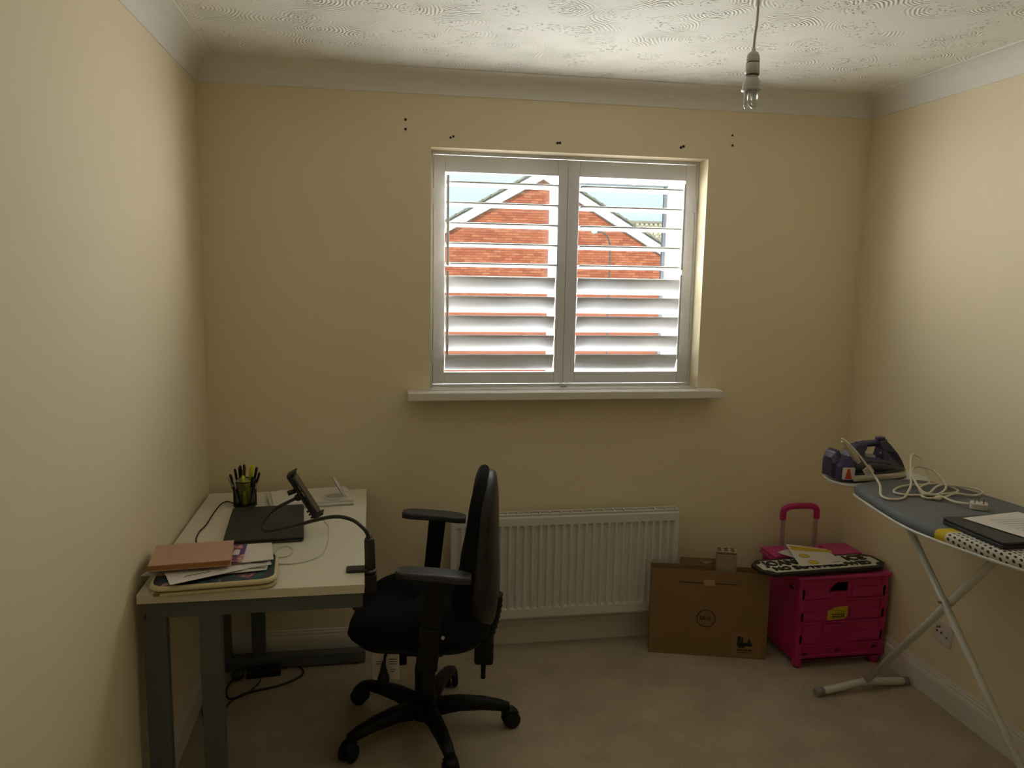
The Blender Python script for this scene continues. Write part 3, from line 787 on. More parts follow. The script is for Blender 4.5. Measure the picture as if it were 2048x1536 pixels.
# yellow label on the crate front
YEL = mat('yellow_label', (0.62, 0.46, 0.02), .6)
yl = MB().prism([(-0.066, 0.205), (0.012, 0.208), (0.022, 0.222), (0.022, 0.262), (-0.035, 0.258), (-0.045, 0.250), (-0.066, 0.246)], -yF+.0002, -yF+.0046, RX).build('yellow_label', YEL, cr)
for (a, b, z) in ((-.045, -.005, .246), (-.030, .014, .238), (-.050, -.012, .231), (-.055, .012, .214)):
    MB().box(a, b, yF-.0052, yF-.0046, z-.0009, z+.0009).build('label_line', mat('label_brown', (.2, .12, .01), .7), yl)
for (z, s0) in ((.229, .010), (.220, .012)):
    for k in range(6):
        MB().box(-.046+k*.0095, -.039+k*.0095, yF-.0052, yF-.0046, z-.003, z+.0025).build('label_letter', INK, yl)

# sign lying on the crate
sg = thing('door_sign', 'black and cream notched sign with raised black lettering lying on the pink crate', 'sign', (2.462, -0.331, 0.4135), math.radians(3.2))
SBLK = mat('sign_black', (0.012, 0.012, 0.012), .45); SWHT = mat('sign_cream', (0.70, 0.68, 0.58), .5)
def notched(w, h, r, inner):
    pts = []
    hw, hh = w/2, h/2
    for sx, sy_ in ((1, 1), (-1, 1), (-1, -1), (1, -1)):
        cxx, cyy = sx*hw, sy_*hh
        a0 = {(1, 1): -90, (-1, 1): 0, (-1, -1): 90, (1, -1): 180}[(sx, sy_)]
        if inner:
            for k in range(7):      # scooped corner
                a = math.radians(a0-90*k/6)
                pts.append((cxx+r*math.cos(a), cyy+r*math.sin(a)))
        else:
            pts += [(cxx, cyy-sy_*r), (cxx-sx*r, cyy)] if sx*sy_ > 0 else [(cxx-sx*r, cyy), (cxx, cyy-sy_*r)]
    return pts
bd_ = MB().prism(notched(0.575, 0.165, 0.045, False), 0, 0.012).build('backing', SBLK, sg, 0.003)
MB().prism(notched(0.535, 0.128, 0.034, True), 0.012, 0.0125).build('face', SWHT, bd_)
TM = lambda x, y: Matrix.Translation((x, y, 0.0145))
text_mesh('JOANN', 0.068, 0.002, 0.0016, 'lettering', SBLK, sg, TM(-0.140, 0.024), 0.86)
text_mesh('ICE', 0.068, 0.002, 0.0016, 'lettering', SBLK, sg, TM(0.185, 0.024), 0.95)
text_mesh("NO BOYS ALLOWED", 0.049, 0.002, 0.0011, 'lettering', SBLK, sg, TM(0.0, -0.034), 0.98)

# leaflets on the sign
PAPER = mat('white_paper', (0.74, 0.70, 0.64), .75)
PAPERG = mat('greyish_paper', (0.64, 0.61, 0.57), .75)
def sheet(name, label, cat, corners, z, m=PAPER, curl=0.0, group=None, th=0.0006, n=6):
    """paper with four corners (x, y) at height z, curled along its first side"""
    c = [Vector((p[0], p[1], 0)) for p in corners]
    o0 = sum(c, Vector())/4
    vs = []; 
    for j in range(n+1):
        for i in range(n+1):
            u, v = i/n, j/n
            p = (c[0]*(1-u)+c[1]*u)*(1-v)+(c[3]*(1-u)+c[2]*u)*v-o0
            vs.append(Vector((p.x, p.y, curl*(1-v)**2*(0.4+0.6*(1-u)) if curl > 0 else -curl*v**2)))
    b = MB(); k = (n+1)**2
    fs = [(j*(n+1)+i, j*(n+1)+i+1, (j+1)*(n+1)+i+1, (j+1)*(n+1)+i) for j in range(n) for i in range(n)]
    b.add(vs, fs); b.add([v+Vector((0, 0, th)) for v in vs], fs)
    bd = [i for i in range(n+1)]+[j*(n+1)+n for j in range(1, n+1)]+[n*(n+1)+i for i in range(n-1, -1, -1)]+[j*(n+1) for j in range(n-1, 0, -1)]
    for q in range(len(bd)):
        a, d2 = bd[q], bd[(q+1) % len(bd)]
        b.f.append([a, d2, d2+k, a+k]); b.sm.append(False)
    o = b.build(name, m); o.location = (o0.x, o0.y, z)
    if label: tag(o, label, cat, group)
    return o
sheet('leaflet', 'plain white folded leaflet under the yellow-banded one on the pink crate', 'leaflet', [(2.345, -0.205), (2.49, -0.125), (2.55, -0.20), (2.40, -0.285)], 0.4285, PAPERG, 0.004)
lf = thing('leaflet', 'white leaflet with a yellow band and two yellow spots on top of the sign', 'leaflet', (2.470, -0.262, 0.4315), math.radians(-6))
c4 = [(-0.062, 0.122), (0.100, 0.070), (0.098, -0.095), (-0.098, -0.118)]
lb = sheet('page', None, None, c4, 0, PAPER, 0.010); lb.parent = lf; lb.location = (0.0095, -0.005, 0)
def bil(u, v):
    a, b_, c_, d_ = [Vector((p[0], p[1], 0)) for p in c4]
    return (a*(1-u)+b_*u)*(1-v)+(d_*(1-u)+c_*u)*v+Vector((0, 0, 0.0008+0.010*(1-v)**2*(0.4+0.6*(1-u))))
YB = mat('leaflet_yellow', (0.66, 0.48, 0.03), .6)
yb = MB(); vs = [bil(u/8, v+dv*(1-.35*abs(u/8-.4))) + Vector((0, 0, .0003)) for v, dv in ((0.06, 0), (0.10, .14)) for u in range(9)]
yb.add(vs, [(i, i+1, 10+i, 9+i) for i in range(8)]).build('yellow_band', YB, lb, loc=(-0.0, 0, 0))
for (u, v) in ((0.20, 0.50), (0.30, 0.82)):
    p = bil(u, v)
    MB().lathe([(0.021, 0), (0.021, 0.0006)], (p.x, p.y, p.z), 18, smooth=False).build('yellow_spot', YB, lb)
    MB().tube([(p.x+0.021*math.cos(t), p.y+0.021*math.sin(t), p.z+.0005) for t in [2*PI*k/20 for k in range(20)]], 0.0008, 4, closed=True).build('spot_outline', mat('olive_line', (.25, .2, .05), .7), lb)
q0, q1 = bil(0.72, 0.86), bil(0.92, 0.80)
MB().tube([q0+Vector((0, 0, .0006)), q1+Vector((0, 0, .0006))], 0.0008, 4).build('print_line', INK, lb)

# ------------------------------------------------------------------ pendant light
pl = thing('pendant_light', 'white pendant lamp holder with a bare energy-saving bulb hanging on a flex', 'lamp', (1.606, -1.25, ZC))
FLEX = mat('flex_white', (0.60, 0.52, 0.46), .5); HOLD = mat('lampholder_white', (0.62, 0.59, 0.53), .35)
def zl(z): return z-ZC
MB().lathe([(0.0, 0), (0.042, 0), (0.042, -0.008), (0.030, -0.022), (0.010, -0.026), (0, -0.026)][::-1], n=24).build('ceiling_rose', HOLD, pl)
MB().tube(smooth_path([(0.004, 0, zl(2.345)), (0.003, 0, zl(2.292)), (0.002, 0, zl(2.238)), (-0.0015, 0, zl(2.205)), (-0.003, 0, zl(2.172))], 4), 0.0032, 8).build('flex', FLEX, pl)
hx_ = -0.003
hold = MB().lathe([(0.003, 0), (0.005, -0.003), (0.0052, -0.008), (0.012, -0.012), (0.0160, -0.020), (0.0170, -0.030), (0.0170, -0.035)][::-1], (hx_, 0, zl(2.176)), 24).build('lampholder_cap', HOLD, pl)
MB().lathe([(0.0162, -0.0352), (0.0162, -0.0372)][::-1], (hx_, 0, zl(2.176)), 24).build('cap_groove', mat('groove_brown', (.10, .06, .05), .6), hold)
skt = MB().lathe([(0.0172, -0.037), (0.0176, -0.050), (0.0185, -0.065)][::-1], (hx_, 0, zl(2.176)), 24).build('lampholder_skirt', HOLD, pl)
MB().lathe([(0.0170, -0.0652), (0.0165, -0.0675)][::-1], (hx_, 0, zl(2.176)), 24).build('skirt_groove', mat('groove_brown', (.10, .06, .05), .6), skt)
blb = MB().lathe([(0.0145, -0.066), (0.0145, -0.072), (0.019, -0.078), (0.0225, -0.086), (0.0235, -0.094), (0.0232, -0.098), (0.0255, -0.101), (0.0252, -0.105), (0.018, -0.1055)][::-1], (hx_, 0, zl(2.176)), 24).build('bulb_base', HOLD, pl)
TUBEG = mat('bulb_tube_glass', (0.80, 0.79, 0.72), .12, trans=.55, spec=.6)
for k in range(3):
    a = 2*PI*k/3+.4
    ca, sa = math.cos(a), math.sin(a)
    px, py = -sa*0.0062, ca*0.0062
    c0 = (hx_+ca*0.0115, sa*0.0115)
    up_ = [(c0[0]+px, c0[1]+py, zl(2.074)), (c0[0]+px, c0[1]+py, zl(2.041)), (c0[0]+px*.7, c0[1]+py*.7, zl(2.0345)), (c0[0], c0[1], zl(2.0325)), (c0[0]-px*.7, c0[1]-py*.7, zl(2.0345)), (c0[0]-px, c0[1]-py, zl(2.041)), (c0[0]-px, c0[1]-py, zl(2.074))]
    MB().tube(up_, 0.0052, 10).build('bulb_tube', TUBEG, blb)

# ------------------------------------------------------------------ wall socket
sk = thing('wall_socket', 'single white switched wall socket behind the ironing board', 'socket', (W, -0.706, 0.279))
SOCK = mat('socket_white', (0.76, 0.72, 0.67), .35)
pt = MB().box(-0.009, 0, -0.046, 0.046, -0.044, 0.044).build('face_plate', SOCK, sk, 0.003)
for (y, z, a, b) in ((0.016, 0.016, .0035, .005), (0.028, -0.004, .005, .003), (0.004, -0.004, .005, .003), (0.028, 0.010, .003, .003)):
    MB().box(-0.0098, -0.0088, y-a, y+a, z-b, z+b).build('pin_hole', DARK, pt)
rk = MB().box(-0.0115, -0.009, -0.034, -0.022, -0.008, 0.012).build('rocker', SOCK, sk, 0.001)
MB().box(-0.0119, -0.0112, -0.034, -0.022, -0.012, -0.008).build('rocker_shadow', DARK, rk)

# ------------------------------------------------------------------ ironing board
BZ = 0.888
ib = thing('ironing_board', 'ironing board with a grey and spotted cover on crossed white legs', 'ironing board', (2.47, -1.20, 0))
bx_, by_ = 2.47, -1.20
near = [(2.284, -0.815), (2.262, -0.93), (2.240, -1.06), (2.231, -1.167), (2.243, -1.272), (2.272, -1.395), (2.307, -1.51), (2.352, -1.64), (2.40, -1.74), (2.45, -1.79)]
far = [(2.56, -1.80), (2.64, -1.74), (2.685, -1.62), (2.705, -1.45), (2.706, -1.25), (2.695, -1.08), (2.672, -0.93), (2.635, -0.81), (2.585, -0.745), (2.51, -0.722), (2.42, -0.728), (2.345, -0.752), (2.302, -0.778)]
outl = [(p.x-bx_, p.y-by_) for p in smooth_path([(x, y, 0) for x, y in near+far], 4, closed=True)]
def scale_o(s_): return [(x*(1-s_/0.23 if abs(x) > 0 else 1), y*(1-s_/0.5)) for x, y in outl]
def board_cover_material():
    m = bpy.data.materials.new('board_cover'); m.use_nodes = True
    nt = m.node_tree; b = nt.nodes['Principled BSDF']; N = nt.nodes.new; L = nt.links.new
    b.inputs['Roughness'].default_value = .85; b.inputs['Specular IOR Level'].default_value = .2
    tc = N('ShaderNodeTexCoord'); sp = N('ShaderNodeSeparateXYZ'); L(tc.outputs['Object'], sp.inputs[0])
    # dots on a regular print grid
    sc = N('ShaderNodeVectorMath'); sc.operation = 'SCALE'; sc.inputs['Scale'].default_value = 1/0.0165
    L(tc.outputs['Object'], sc.inputs[0])
    xy = N('ShaderNodeSeparateXYZ'); L(sc.outputs[0], xy.inputs[0])
    def wrap(o, add=0.0):
        a = N('ShaderNodeMath'); a.operation = 'ADD'; a.inputs[1].default_value = add; L(o, a.inputs[0])
        f = N('ShaderNodeMath'); f.operation = 'FRACT'; L(a.outputs[0], f.inputs[0])
        g = N('ShaderNodeMath'); g.operation = 'SUBTRACT'; L(f.outputs[0], g.inputs[0]); g.inputs[1].default_value = .5
        h = N('ShaderNodeMath'); h.operation = 'POWER'; L(g.outputs[0], h.inputs[0]); h.inputs[1].default_value = 2
        return h.outputs[0]
    a1 = N('ShaderNodeMath'); a1.operation = 'ADD'; L(xy.outputs[0], a1.inputs[0]); L(xy.outputs[2], a1.inputs[1])
    w1, w2 = wrap(a1.outputs[0]), wrap(xy.outputs[1])
    ad = N('ShaderNodeMath'); ad.operation = 'ADD'; L(w1, ad.inputs[0]); L(w2, ad.inputs[1])
    lt = N('ShaderNodeMath'); lt.operation = 'LESS_THAN'; L(ad.outputs[0], lt.inputs[0]); lt.inputs[1].default_value = 0.075
    dots = N('ShaderNodeMix'); dots.data_type = 'RGBA'
    dots.inputs['A'].default_value = (0.66, 0.62, 0.54, 1); dots.inputs['B'].default_value = (0.06, 0.055, 0.05, 1)
    L(lt.outputs[0], dots.inputs['Factor'])
    # zones along the board: grey nose, yellow strip, spotted print
    gy = N('ShaderNodeMath'); gy.operation = 'LESS_THAN'; L(sp.outputs[1], gy.inputs[0]); gy.inputs[1].default_value = -1.262-by_
    gs = N('ShaderNodeMath'); gs.operation = 'LESS_THAN'; L(sp.outputs[1], gs.inputs[0]); gs.inputs[1].default_value = -1.296-by_
    m1 = N('ShaderNodeMix'); m1.data_type = 'RGBA'; m1.inputs['A'].default_value = (0.165, 0.175, 0.180, 1); m1.inputs['B'].default_value = (0.62, 0.47, 0.035, 1)
    L(gy.outputs[0], m1.inputs['Factor'])
    m2 = N('ShaderNodeMix'); m2.data_type = 'RGBA'; L(gs.outputs[0], m2.inputs['Factor']); L(m1.outputs['Result'], m2.inputs['A']); L(dots.outputs['Result'], m2.inputs['B'])
    L(m2.outputs['Result'], b.inputs['Base Color'])
    nz = N('ShaderNodeTexNoise'); nz.inputs['Scale'].default_value = 9; L(tc.outputs['Object'], nz.inputs['Vector'])
    bp = N('ShaderNodeBump'); bp.inputs['Strength'].default_value = .25; bp.inputs['Distance'].default_value = .01
    L(nz.outputs['Fac'], bp.inputs['Height']); L(bp.outputs['Normal'], b.inputs['Normal'])
    return m
rgs = [[Vector((x, y, z)) for x, y in scale_o(s_)] for z, s_ in ((BZ-0.030, 0.004), (BZ-0.028, 0.0), (BZ-0.012, -0.001), (BZ-0.004, 0.003), (BZ, 0.010))]
MB().loft(rgs).build('padded_cover', board_cover_material(), ib)
IWH = mat('white_enamelled_steel', (0.66, 0.66, 0.60), .35)
MB().tube([(x, y, BZ-0.033) for x, y in scale_o(0.002)], 0.0055, 8, closed=True).build('rim', IWH, ib)
MB().prism(scale_o(0.012), BZ-0.036, BZ-0.031).build('board_plate', IWH, ib)
def IL(p): return (p[0]-bx_, p[1]-by_, p[2])
MB().tube([IL((2.545, -0.583, 0.032)), IL((2.392, -1.36, 0.852))], 0.013, 12).build('leg', IWH, ib)
MB().tube([IL((2.414, -1.71, 0.032)), IL((2.414, -0.845, 0.852))], 0.0115, 12).build('leg', IWH, ib)
FGR = mat('grey_foot_cap', (0.27, 0.26, 0.24), .6)
ft = MB().tube(smooth_path([IL((2.325, -0.606, 0.016)), IL((2.39, -0.602, 0.022)), IL((2.53, -0.590, 0.034)), IL((2.66, -0.580, 0.022)), IL((2.725, -0.575, 0.016))], 4), 0.015, 12).build('foot_bar', IWH, ib)
for p, q in (((2.318, -0.607, 0.0155), (2.352, -0.605, 0.018)), ((2.735, -0.574, 0.0155), (2.712, -0.576, 0.0175))):
    MB().tube([IL(p), IL(q)], [0.0165, 0.0165], 12).build('foot_cap', FGR, ft)
MB().tube([IL((2.25, -1.72, 0.016)), IL((2.414, -1.71, 0.032)), IL((2.60, -1.70, 0.016))], 0.014, 12).build('foot_bar', IWH, ib)
MB().cyl(IL((2.397, -1.116, 0.595)), IL((2.450, -1.116, 0.595)), 0.005, n=10).build('pivot_bolt', mat('bolt_steel', (.3, .27, .2), .4, metal=.8), ib)
MB().box(2.40-bx_, 2.50-bx_, -0.87-by_, -0.83-by_, BZ-0.05, BZ-0.032).box(2.34-bx_, 2.42-bx_, -1.39-by_, -1.34-by_, BZ-0.05, BZ-0.032).build('leg_bracket', IWH, ib)
# iron rest at the nose
rest_o = [(-0.192+0.0, 0.56), (-0.19, 0.50), (-0.155, 0.455), (-0.05, 0.44), (0.10, 0.455), (0.18, 0.50), (0.185, 0.60), (0.10, 0.645), (-0.10, 0.645), (-0.17, 0.62)]
rp = [(p.x, p.y) for p in smooth_path([(x, y, 0) for x, y in rest_o], 4, closed=True)]
MB().prism(rp, BZ-0.022, BZ-0.012).build('iron_rest', IWH, ib, 0.004)
for x in (-0.08, 0.06):
    MB().tube([(x, 0.40, BZ-0.038), (x, 0.46, BZ-0.032), (x, 0.60, BZ-0.027)], 0.005, 8).build('rest_rod', IWH, ib)

# ------------------------------------------------------------------ steam iron on its rest
IZ = BZ-0.0115
iron = thing('steam_iron', 'purple and cream steam iron standing on the end of the ironing board', 'iron', (2.300, -0.672, IZ), math.radians(3))
PUR = mat('iron_purple', (0.022, 0.019, 0.070), .28, coat=.3); PURD = mat('iron_dark_tank', (0.022, 0.021, 0.040), .15, spec=.6)
LILA = mat('iron_lilac', (0.050, 0.050, 0.135), .35); CRM = mat('iron_cream', (0.62, 0.56, 0.42), .4); SOLE = mat('iron_soleplate', (0.05, 0.045, 0.05), .35, metal=.5)
def hw_(x):      # half width of the sole at x (heel 0, tip 0.285)
    t = x/0.285
    return 0.056*math.sqrt(max(0.0, 1-max(0, (t-.15)/.85)**2.2))*(1 if t > .1 else (.88+1.2*t))
NS = 18
def iron_shell(z_lo, z_hi, x0, x1, inset, name, m, par=iron):
    rg = []
    for i in range(NS+1):
        x = x0+(x1-x0)*i/NS
        w = max(0.002, hw_(x)-inset)
        a, b = z_lo(x), max(z_lo(x)+0.001, z_hi(x))
        rg.append([Vector((x, -w, a)), Vector((x, w, a)), Vector((x, w*1.0, a+(b-a)*.55)), Vector((x, w*.82, a+(b-a)*.88)), Vector((x, w*.4, b)), Vector((x, -w*.4, b)), Vector((x, -w*.82, a+(b-a)*.88)), Vector((x, -w, a+(b-a)*.55))])
    return MB().loft(rg, smooth=True).build(name, m, par)
tilt = lambda x: 0.004+0.0*x
iron_shell(lambda x: 0.0, lambda x: 0.007, 0.030, 0.288, 0.004, 'soleplate', SOLE)
iron_shell(lambda x: 0.007, lambda x: 0.034-0.012*max(0, (x-.2)/.08), 0.028, 0.284, 0.0, 'skirt', CRM)
tank = iron_shell(lambda x: 0.028, lambda x: 0.082 if x < .10 else 0.082-0.046*((x-.10)/.17)**1.3, 0.030, 0.270, 0.004, 'water_tank', PURD)
def iron_slab(prof, w0, w1, name, m):
    """side profile (x, z) swept across the iron, narrower at the top"""
    cxp = sum(p[0] for p in prof)/len(prof); czp = sum(p[1] for p in prof)/len(prof)
    rg = []
    for t in (-1, -.93, -.7, .7, .93, 1):
        k = {1: .90, .93: .965, .7: 1.0}[abs(t)]
        rg.append([Vector((cxp+(x-cxp)*k, t*min(w0+(w1-w0)*min(1, max(0, (z-.06)/.08)), max(.004, hw_(min(.284, max(.03, x)))-.008)), czp+(z-czp)*k)) for x, z in prof])
    return MB().loft(rg, smooth=False).build(name, m, iron, 0.004)
def dense(pts, n=3):
    return [(p.x, p.z) for p in smooth_path([(x, 0, z) for x, z in pts], n, closed=True)]
front_col = [(0.158, 0.080), (0.163, 0.112), (0.150, 0.124), (0.150, 0.142), (0.178, 0.144), (0.192, 0.132), (0.222, 0.098), (0.250, 0.066), (0.272, 0.036), (0.240, 0.036), (0.200, 0.044), (0.165, 0.056)]
iron_slab(front_col, 0.036, 0.019, 'front_body', PUR)
rear_col = [(-0.012, 0.020), (0.006, 0.070), (0.030, 0.108), (0.058, 0.130), (0.088, 0.138), (0.100, 0.130), (0.098, 0.118), (0.088, 0.108), (0.086, 0.092), (0.100, 0.080), (0.070, 0.050), (0.020, 0.022)]
iron_slab(rear_col, 0.036, 0.020, 'rear_body', PUR)
MB().tube([(0.070, 0, 0.126), (0.100, 0, 0.130), (0.130, 0, 0.132), (0.165, 0, 0.132)], [0.013, 0.0125, 0.0125, 0.013], 12, up=(0, 1, 0), flat=(1, 1.25)).build('handle_grip', PUR, iron)
iron_shell(lambda x: 0.060, lambda x: 0.089-0.012*max(0, (x-.09)/.08), 0.070, 0.185, 0.010, 'deck', PUR)
MB().box(0.150, 0.178, -0.012, 0.012, 0.142, 0.156).build('steam_button', PUR, iron, 0.004)
MB().tube([(0.183, 0, 0.134), (0.190, 0, 0.142)], 0.006, 8).build('spray_button', PURD, iron)
MB().tube([(0.236, 0, 0.076), (0.246, 0, 0.080)], 0.005, 8).build('spray_nozzle', PURD, iron)
MB().lathe([(0.026, 0.078), (0.026, 0.088), (0.02, 0.0905), (0, 0.091)], (0.118, 0, 0), 18).build('temperature_dial', mat('dial_grey', (.35, .35, .37), .35), iron)
MB().cyl((0.152, -0.0225, 0.100), (0.152, -0.0245, 0.100), 0.004, n=8).build('indicator', mat('dial_grey', (.35, .35, .37), .35), iron)
heel = MB().loft([[Vector((x, y*w, z*h+zo)) for y, z in ((-1, 0), (1, 0), (1, .7), (.6, 1), (-.6, 1), (-1, .7))] for x, w, h, zo in ((-0.024, .030, .060, .012), (-0.012, .044, .080, .006), (0.02, .050, .088, .004), (0.05, .050, .078, .006))], smooth=False).build('heel', LILA, iron, 0.006)
MB().loft([[Vector((x, y*w, z*h+zo)) for y, z in ((-1, 0), (1, 0), (1, .7), (.6, 1), (-.6, 1), (-1, .7))] for x, w, h, zo in ((-0.032, .030, .07, .012), (-0.020, .046, .095, .010), (-0.004, .048, .104, .008))], smooth=False).xf(Matrix.Translation((0, 0.02, 0))).build('heel_stand', PUR, iron, 0.005)
# safety sticker on the heel side facing the room
stx = Matrix.Translation((0.006, -0.0515, 0.036)) @ Matrix.Rotation(math.radians(-8), 4, 'Z') @ Matrix.Rotation(PI/2, 4, 'X')
sti = MB().prism(rrect(0.046, 0.044, 0.005, 3), 0, 0.0008, stx).build('sticker', mat('sticker_white', (.72, .66, .62), .5), heel)
MB().prism([(-0.013, -0.020), (0.013, -0.020), (0.005, 0.012), (0.003, 0.017), (-0.003, 0.017), (-0.005, 0.012)], 0.0008, 0.0012, stx).build('sticker_mark', mat('sticker_red', (.62, .06, .015), .5), heel)
# cord guard
MB().tube([(0.050, -0.035, 0.070), (0.028, -0.030, 0.108), (0.004, -0.022, 0.142), (-0.006, -0.020, 0.150)], [0.0135, 0.012, 0.009, 0.0075], 10).build('cord_guard', CRM, iron)

# cord of the iron, plug and paper tag
cord = thing('iron_power_cord', 'cream woven iron cord tangled across the ironing board with its plug', 'power cord', (2.45, -0.95, BZ))
CORDM = mat('cord_cream', (0.66, 0.60, 0.46), .7, var=.12, vscale=200)
def CL(p): return (p[0]-2.45, p[1]+0.95, p[2]-BZ)
zc_ = BZ+0.0055
cpts = [(2.298, -0.695, 1.026), (2.288, -0.700, 1.034), (2.292, -0.712, 1.030), (2.318, -0.735, 1.000), (2.352, -0.752, 0.955), (2.372, -0.775, 0.918), (2.345, -0.85, zc_+.012), (2.298, -0.925, zc_), (2.285, -0.965, zc_), (2.300, -0.985, zc_), (2.345, -0.975, zc_), (2.405, -0.915, zc_), (2.445, -0.875, zc_+.02), (2.500, -0.790, zc_+.07), (2.540, -0.745, zc_+.088), (2.565, -0.760, zc_+.075), (2.560, -0.800, zc_+.035), (2.53, -0.850, zc_+.01),
        (2.47, -0.84, zc_+.004), (2.41, -0.855, zc_), (2.36, -0.910, zc_), (2.40, -0.945, zc_), (2.50, -0.955, zc_+.003), (2.56, -0.945, zc_+.004), (2.60, -0.905, zc_), (2.59, -0.865, zc_+.005), (2.53, -0.86, zc_+.012), (2.46, -0.90, zc_+.012), (2.438, -0.945, zc_+.006), (2.47, -0.965, zc_+.004), (2.56, -0.900, zc_+.012), (2.575, -0.815, zc_+.045), (2.53, -0.785, zc_+.055), (2.475, -0.835, zc_+.045), (2.440, -0.925, zc_+.016), (2.455, -0.95, zc_+.006),
        (2.545, -0.885, zc_+.012), (2.615, -0.895, zc_+.010), (2.655, -0.930, zc_+.008), (2.648, -0.962, zc_+.004), (2.600, -0.975, zc_), (2.545, -0.965, zc_+.006), (2.48, -0.985, zc_), (2.425, -0.985, zc_), (2.42, -0.965, zc_+.006), (2.46, -0.985, zc_+.010), (2.475, -1.035, zc_+.004), (2.482, -1.065, zc_+.006), (2.500, -1.080, zc_+.006)]
MB().tube([CL(p) for p in smooth_path(cpts, 5)], 0.0040, 7).build('flex', CORDM, cord)
MB().ball(CL((2.452, -1.0, zc_+.004)), 0.010, 10, 6, (1.2, 1, .8)).build('cord_tie', CORDM, cord)
plg = MB().prism(rrect(0.050, 0.046, 0.012, 4), 0.0, 0.020, Matrix.Translation(CL((2.520, -1.098, BZ+.001))) @ Matrix.Rotation(math.radians(-40), 4, 'Z')).build('plug', mat('plug_white', (.66, .62, .54), .4), cord, 0.003)
for (a, b, c) in ((0.0, 0.012, .004), (-0.012, -0.010, .003), (0.012, -0.010, .003)):
    v = Matrix.Translation(CL((2.520, -1.098, BZ+.021))) @ Matrix.Rotation(math.radians(-40), 4, 'Z')
    MB().box(a-c*.6, a+c*.6, b-c, b+c, 0, 0.017, v).build('plug_pin', mat('pin_brass', (.35, .32, .28), .3, metal=.9), plg)
tg = MB().box(-0.017, 0.017, -0.0004, 0.0004, -0.034, 0.0, Matrix.Translation(CL((2.352, -0.757, 0.943))) @ Matrix.Rotation(math.radians(-38), 4, 'Y')).build('paper_tag', mat('tag_paper', (.66, .60, .55), .7), cord)
for k in range(4):
    MB().box(-0.011, 0.010-.003*(k % 2), -0.0008, -0.0004, -0.010-.006*k, -0.0085-.006*k, Matrix.Translation(CL((2.352, -0.757, 0.943))) @ Matrix.Rotation(math.radians(-38), 4, 'Y')).build('print_line', mat('grey_print', (.3, .25, .24), .7), tg)

# laptop and letter on the ironing board
LAPB = mat('laptop_black', (0.022, 0.023, 0.023), .5)
lp2 = thing('laptop', 'closed black laptop lying on the spotted end of the ironing board', 'laptop', (2.470, -1.330, BZ+.001), math.radians(2))
MB().prism(rrect(0.345, 0.232, 0.010, 4), 0.0, 0.011).build('base', LAPB, lp2, 0.002)
MB().prism(rrect(0.345, 0.232, 0.010, 4), 0.0125, 0.020).build('lid', LAPB, lp2, 0.002)
MB().box(-0.13, 0.13, 0.100, 0.112, 0.009, 0.0135).build('hinge', LAPB, lp2)
lt = sheet('letter', 'white printed letter lying on the black laptop on the ironing board', 'paper', [(2.345, -1.243), (2.562, -1.206), (2.622, -1.500), (2.410, -1.540)], BZ+.0225, PAPER, -0.004, th=.0005)
for k in range(9):
    MB().box(-0.085+.005*k, 0.075+0.005*k-.03*(k % 3), 0.088-.0185*k, 0.0900-.0185*k, 0.0046, 0.0050).build('print_line', mat('grey_print', (.3, .25, .24), .7), lt)

# ------------------------------------------------------------------ things on the desk
# pen cup of black wire mesh
cup = thing('pen_cup', 'black wire mesh pen cup full of pens at the back of the desk', 'pen cup', (0.172, -0.236, DT))
MESHM = mat('mesh_black', (0.014, 0.014, 0.014), .45, metal=.3)
nr_, nc_ = 15, 44
wm = MB(); vs = []
for j in range(nr_+1):
    for i in range(nc_):
        a = 2*PI*(i+(.5 if j % 2 else 0))/nc_
        vs.append((0.0405*math.cos(a), 0.0405*math.sin(a), 0.006+0.088*j/nr_))
fs = []
for j in range(nr_):
    for i in range(nc_):
        i2 = (i+1) % nc_
        if j % 2 == 0: fs += [(j*nc_+i, j*nc_+i2, (j+1)*nc_+i), (j*nc_+i2, (j+1)*nc_+i2, (j+1)*nc_+i)]
        else: fs += [(j*nc_+i, (j+1)*nc_+i2, (j+1)*nc_+i), (j*nc_+i, j*nc_+i2, (j+1)*nc_+i2)]
wo = wm.add(vs, fs).build('mesh_wall', MESHM, cup)
md = wo.modifiers.new('wire', 'WIREFRAME'); md.thickness = 0.0016; md.use_even_offset = False
MB().tube([(0.0410*math.cos(t), 0.0410*math.sin(t), 0.096) for t in [2*PI*k/32 for k in range(32)]], 0.0022, 8, closed=True).build('rim', MESHM, cup)
MB().lathe([(0, 0.0), (0.041, 0.0), (0.0425, 0.003), (0.0415, 0.007), (0, 0.007)], n=32).build('base', MESHM, cup)
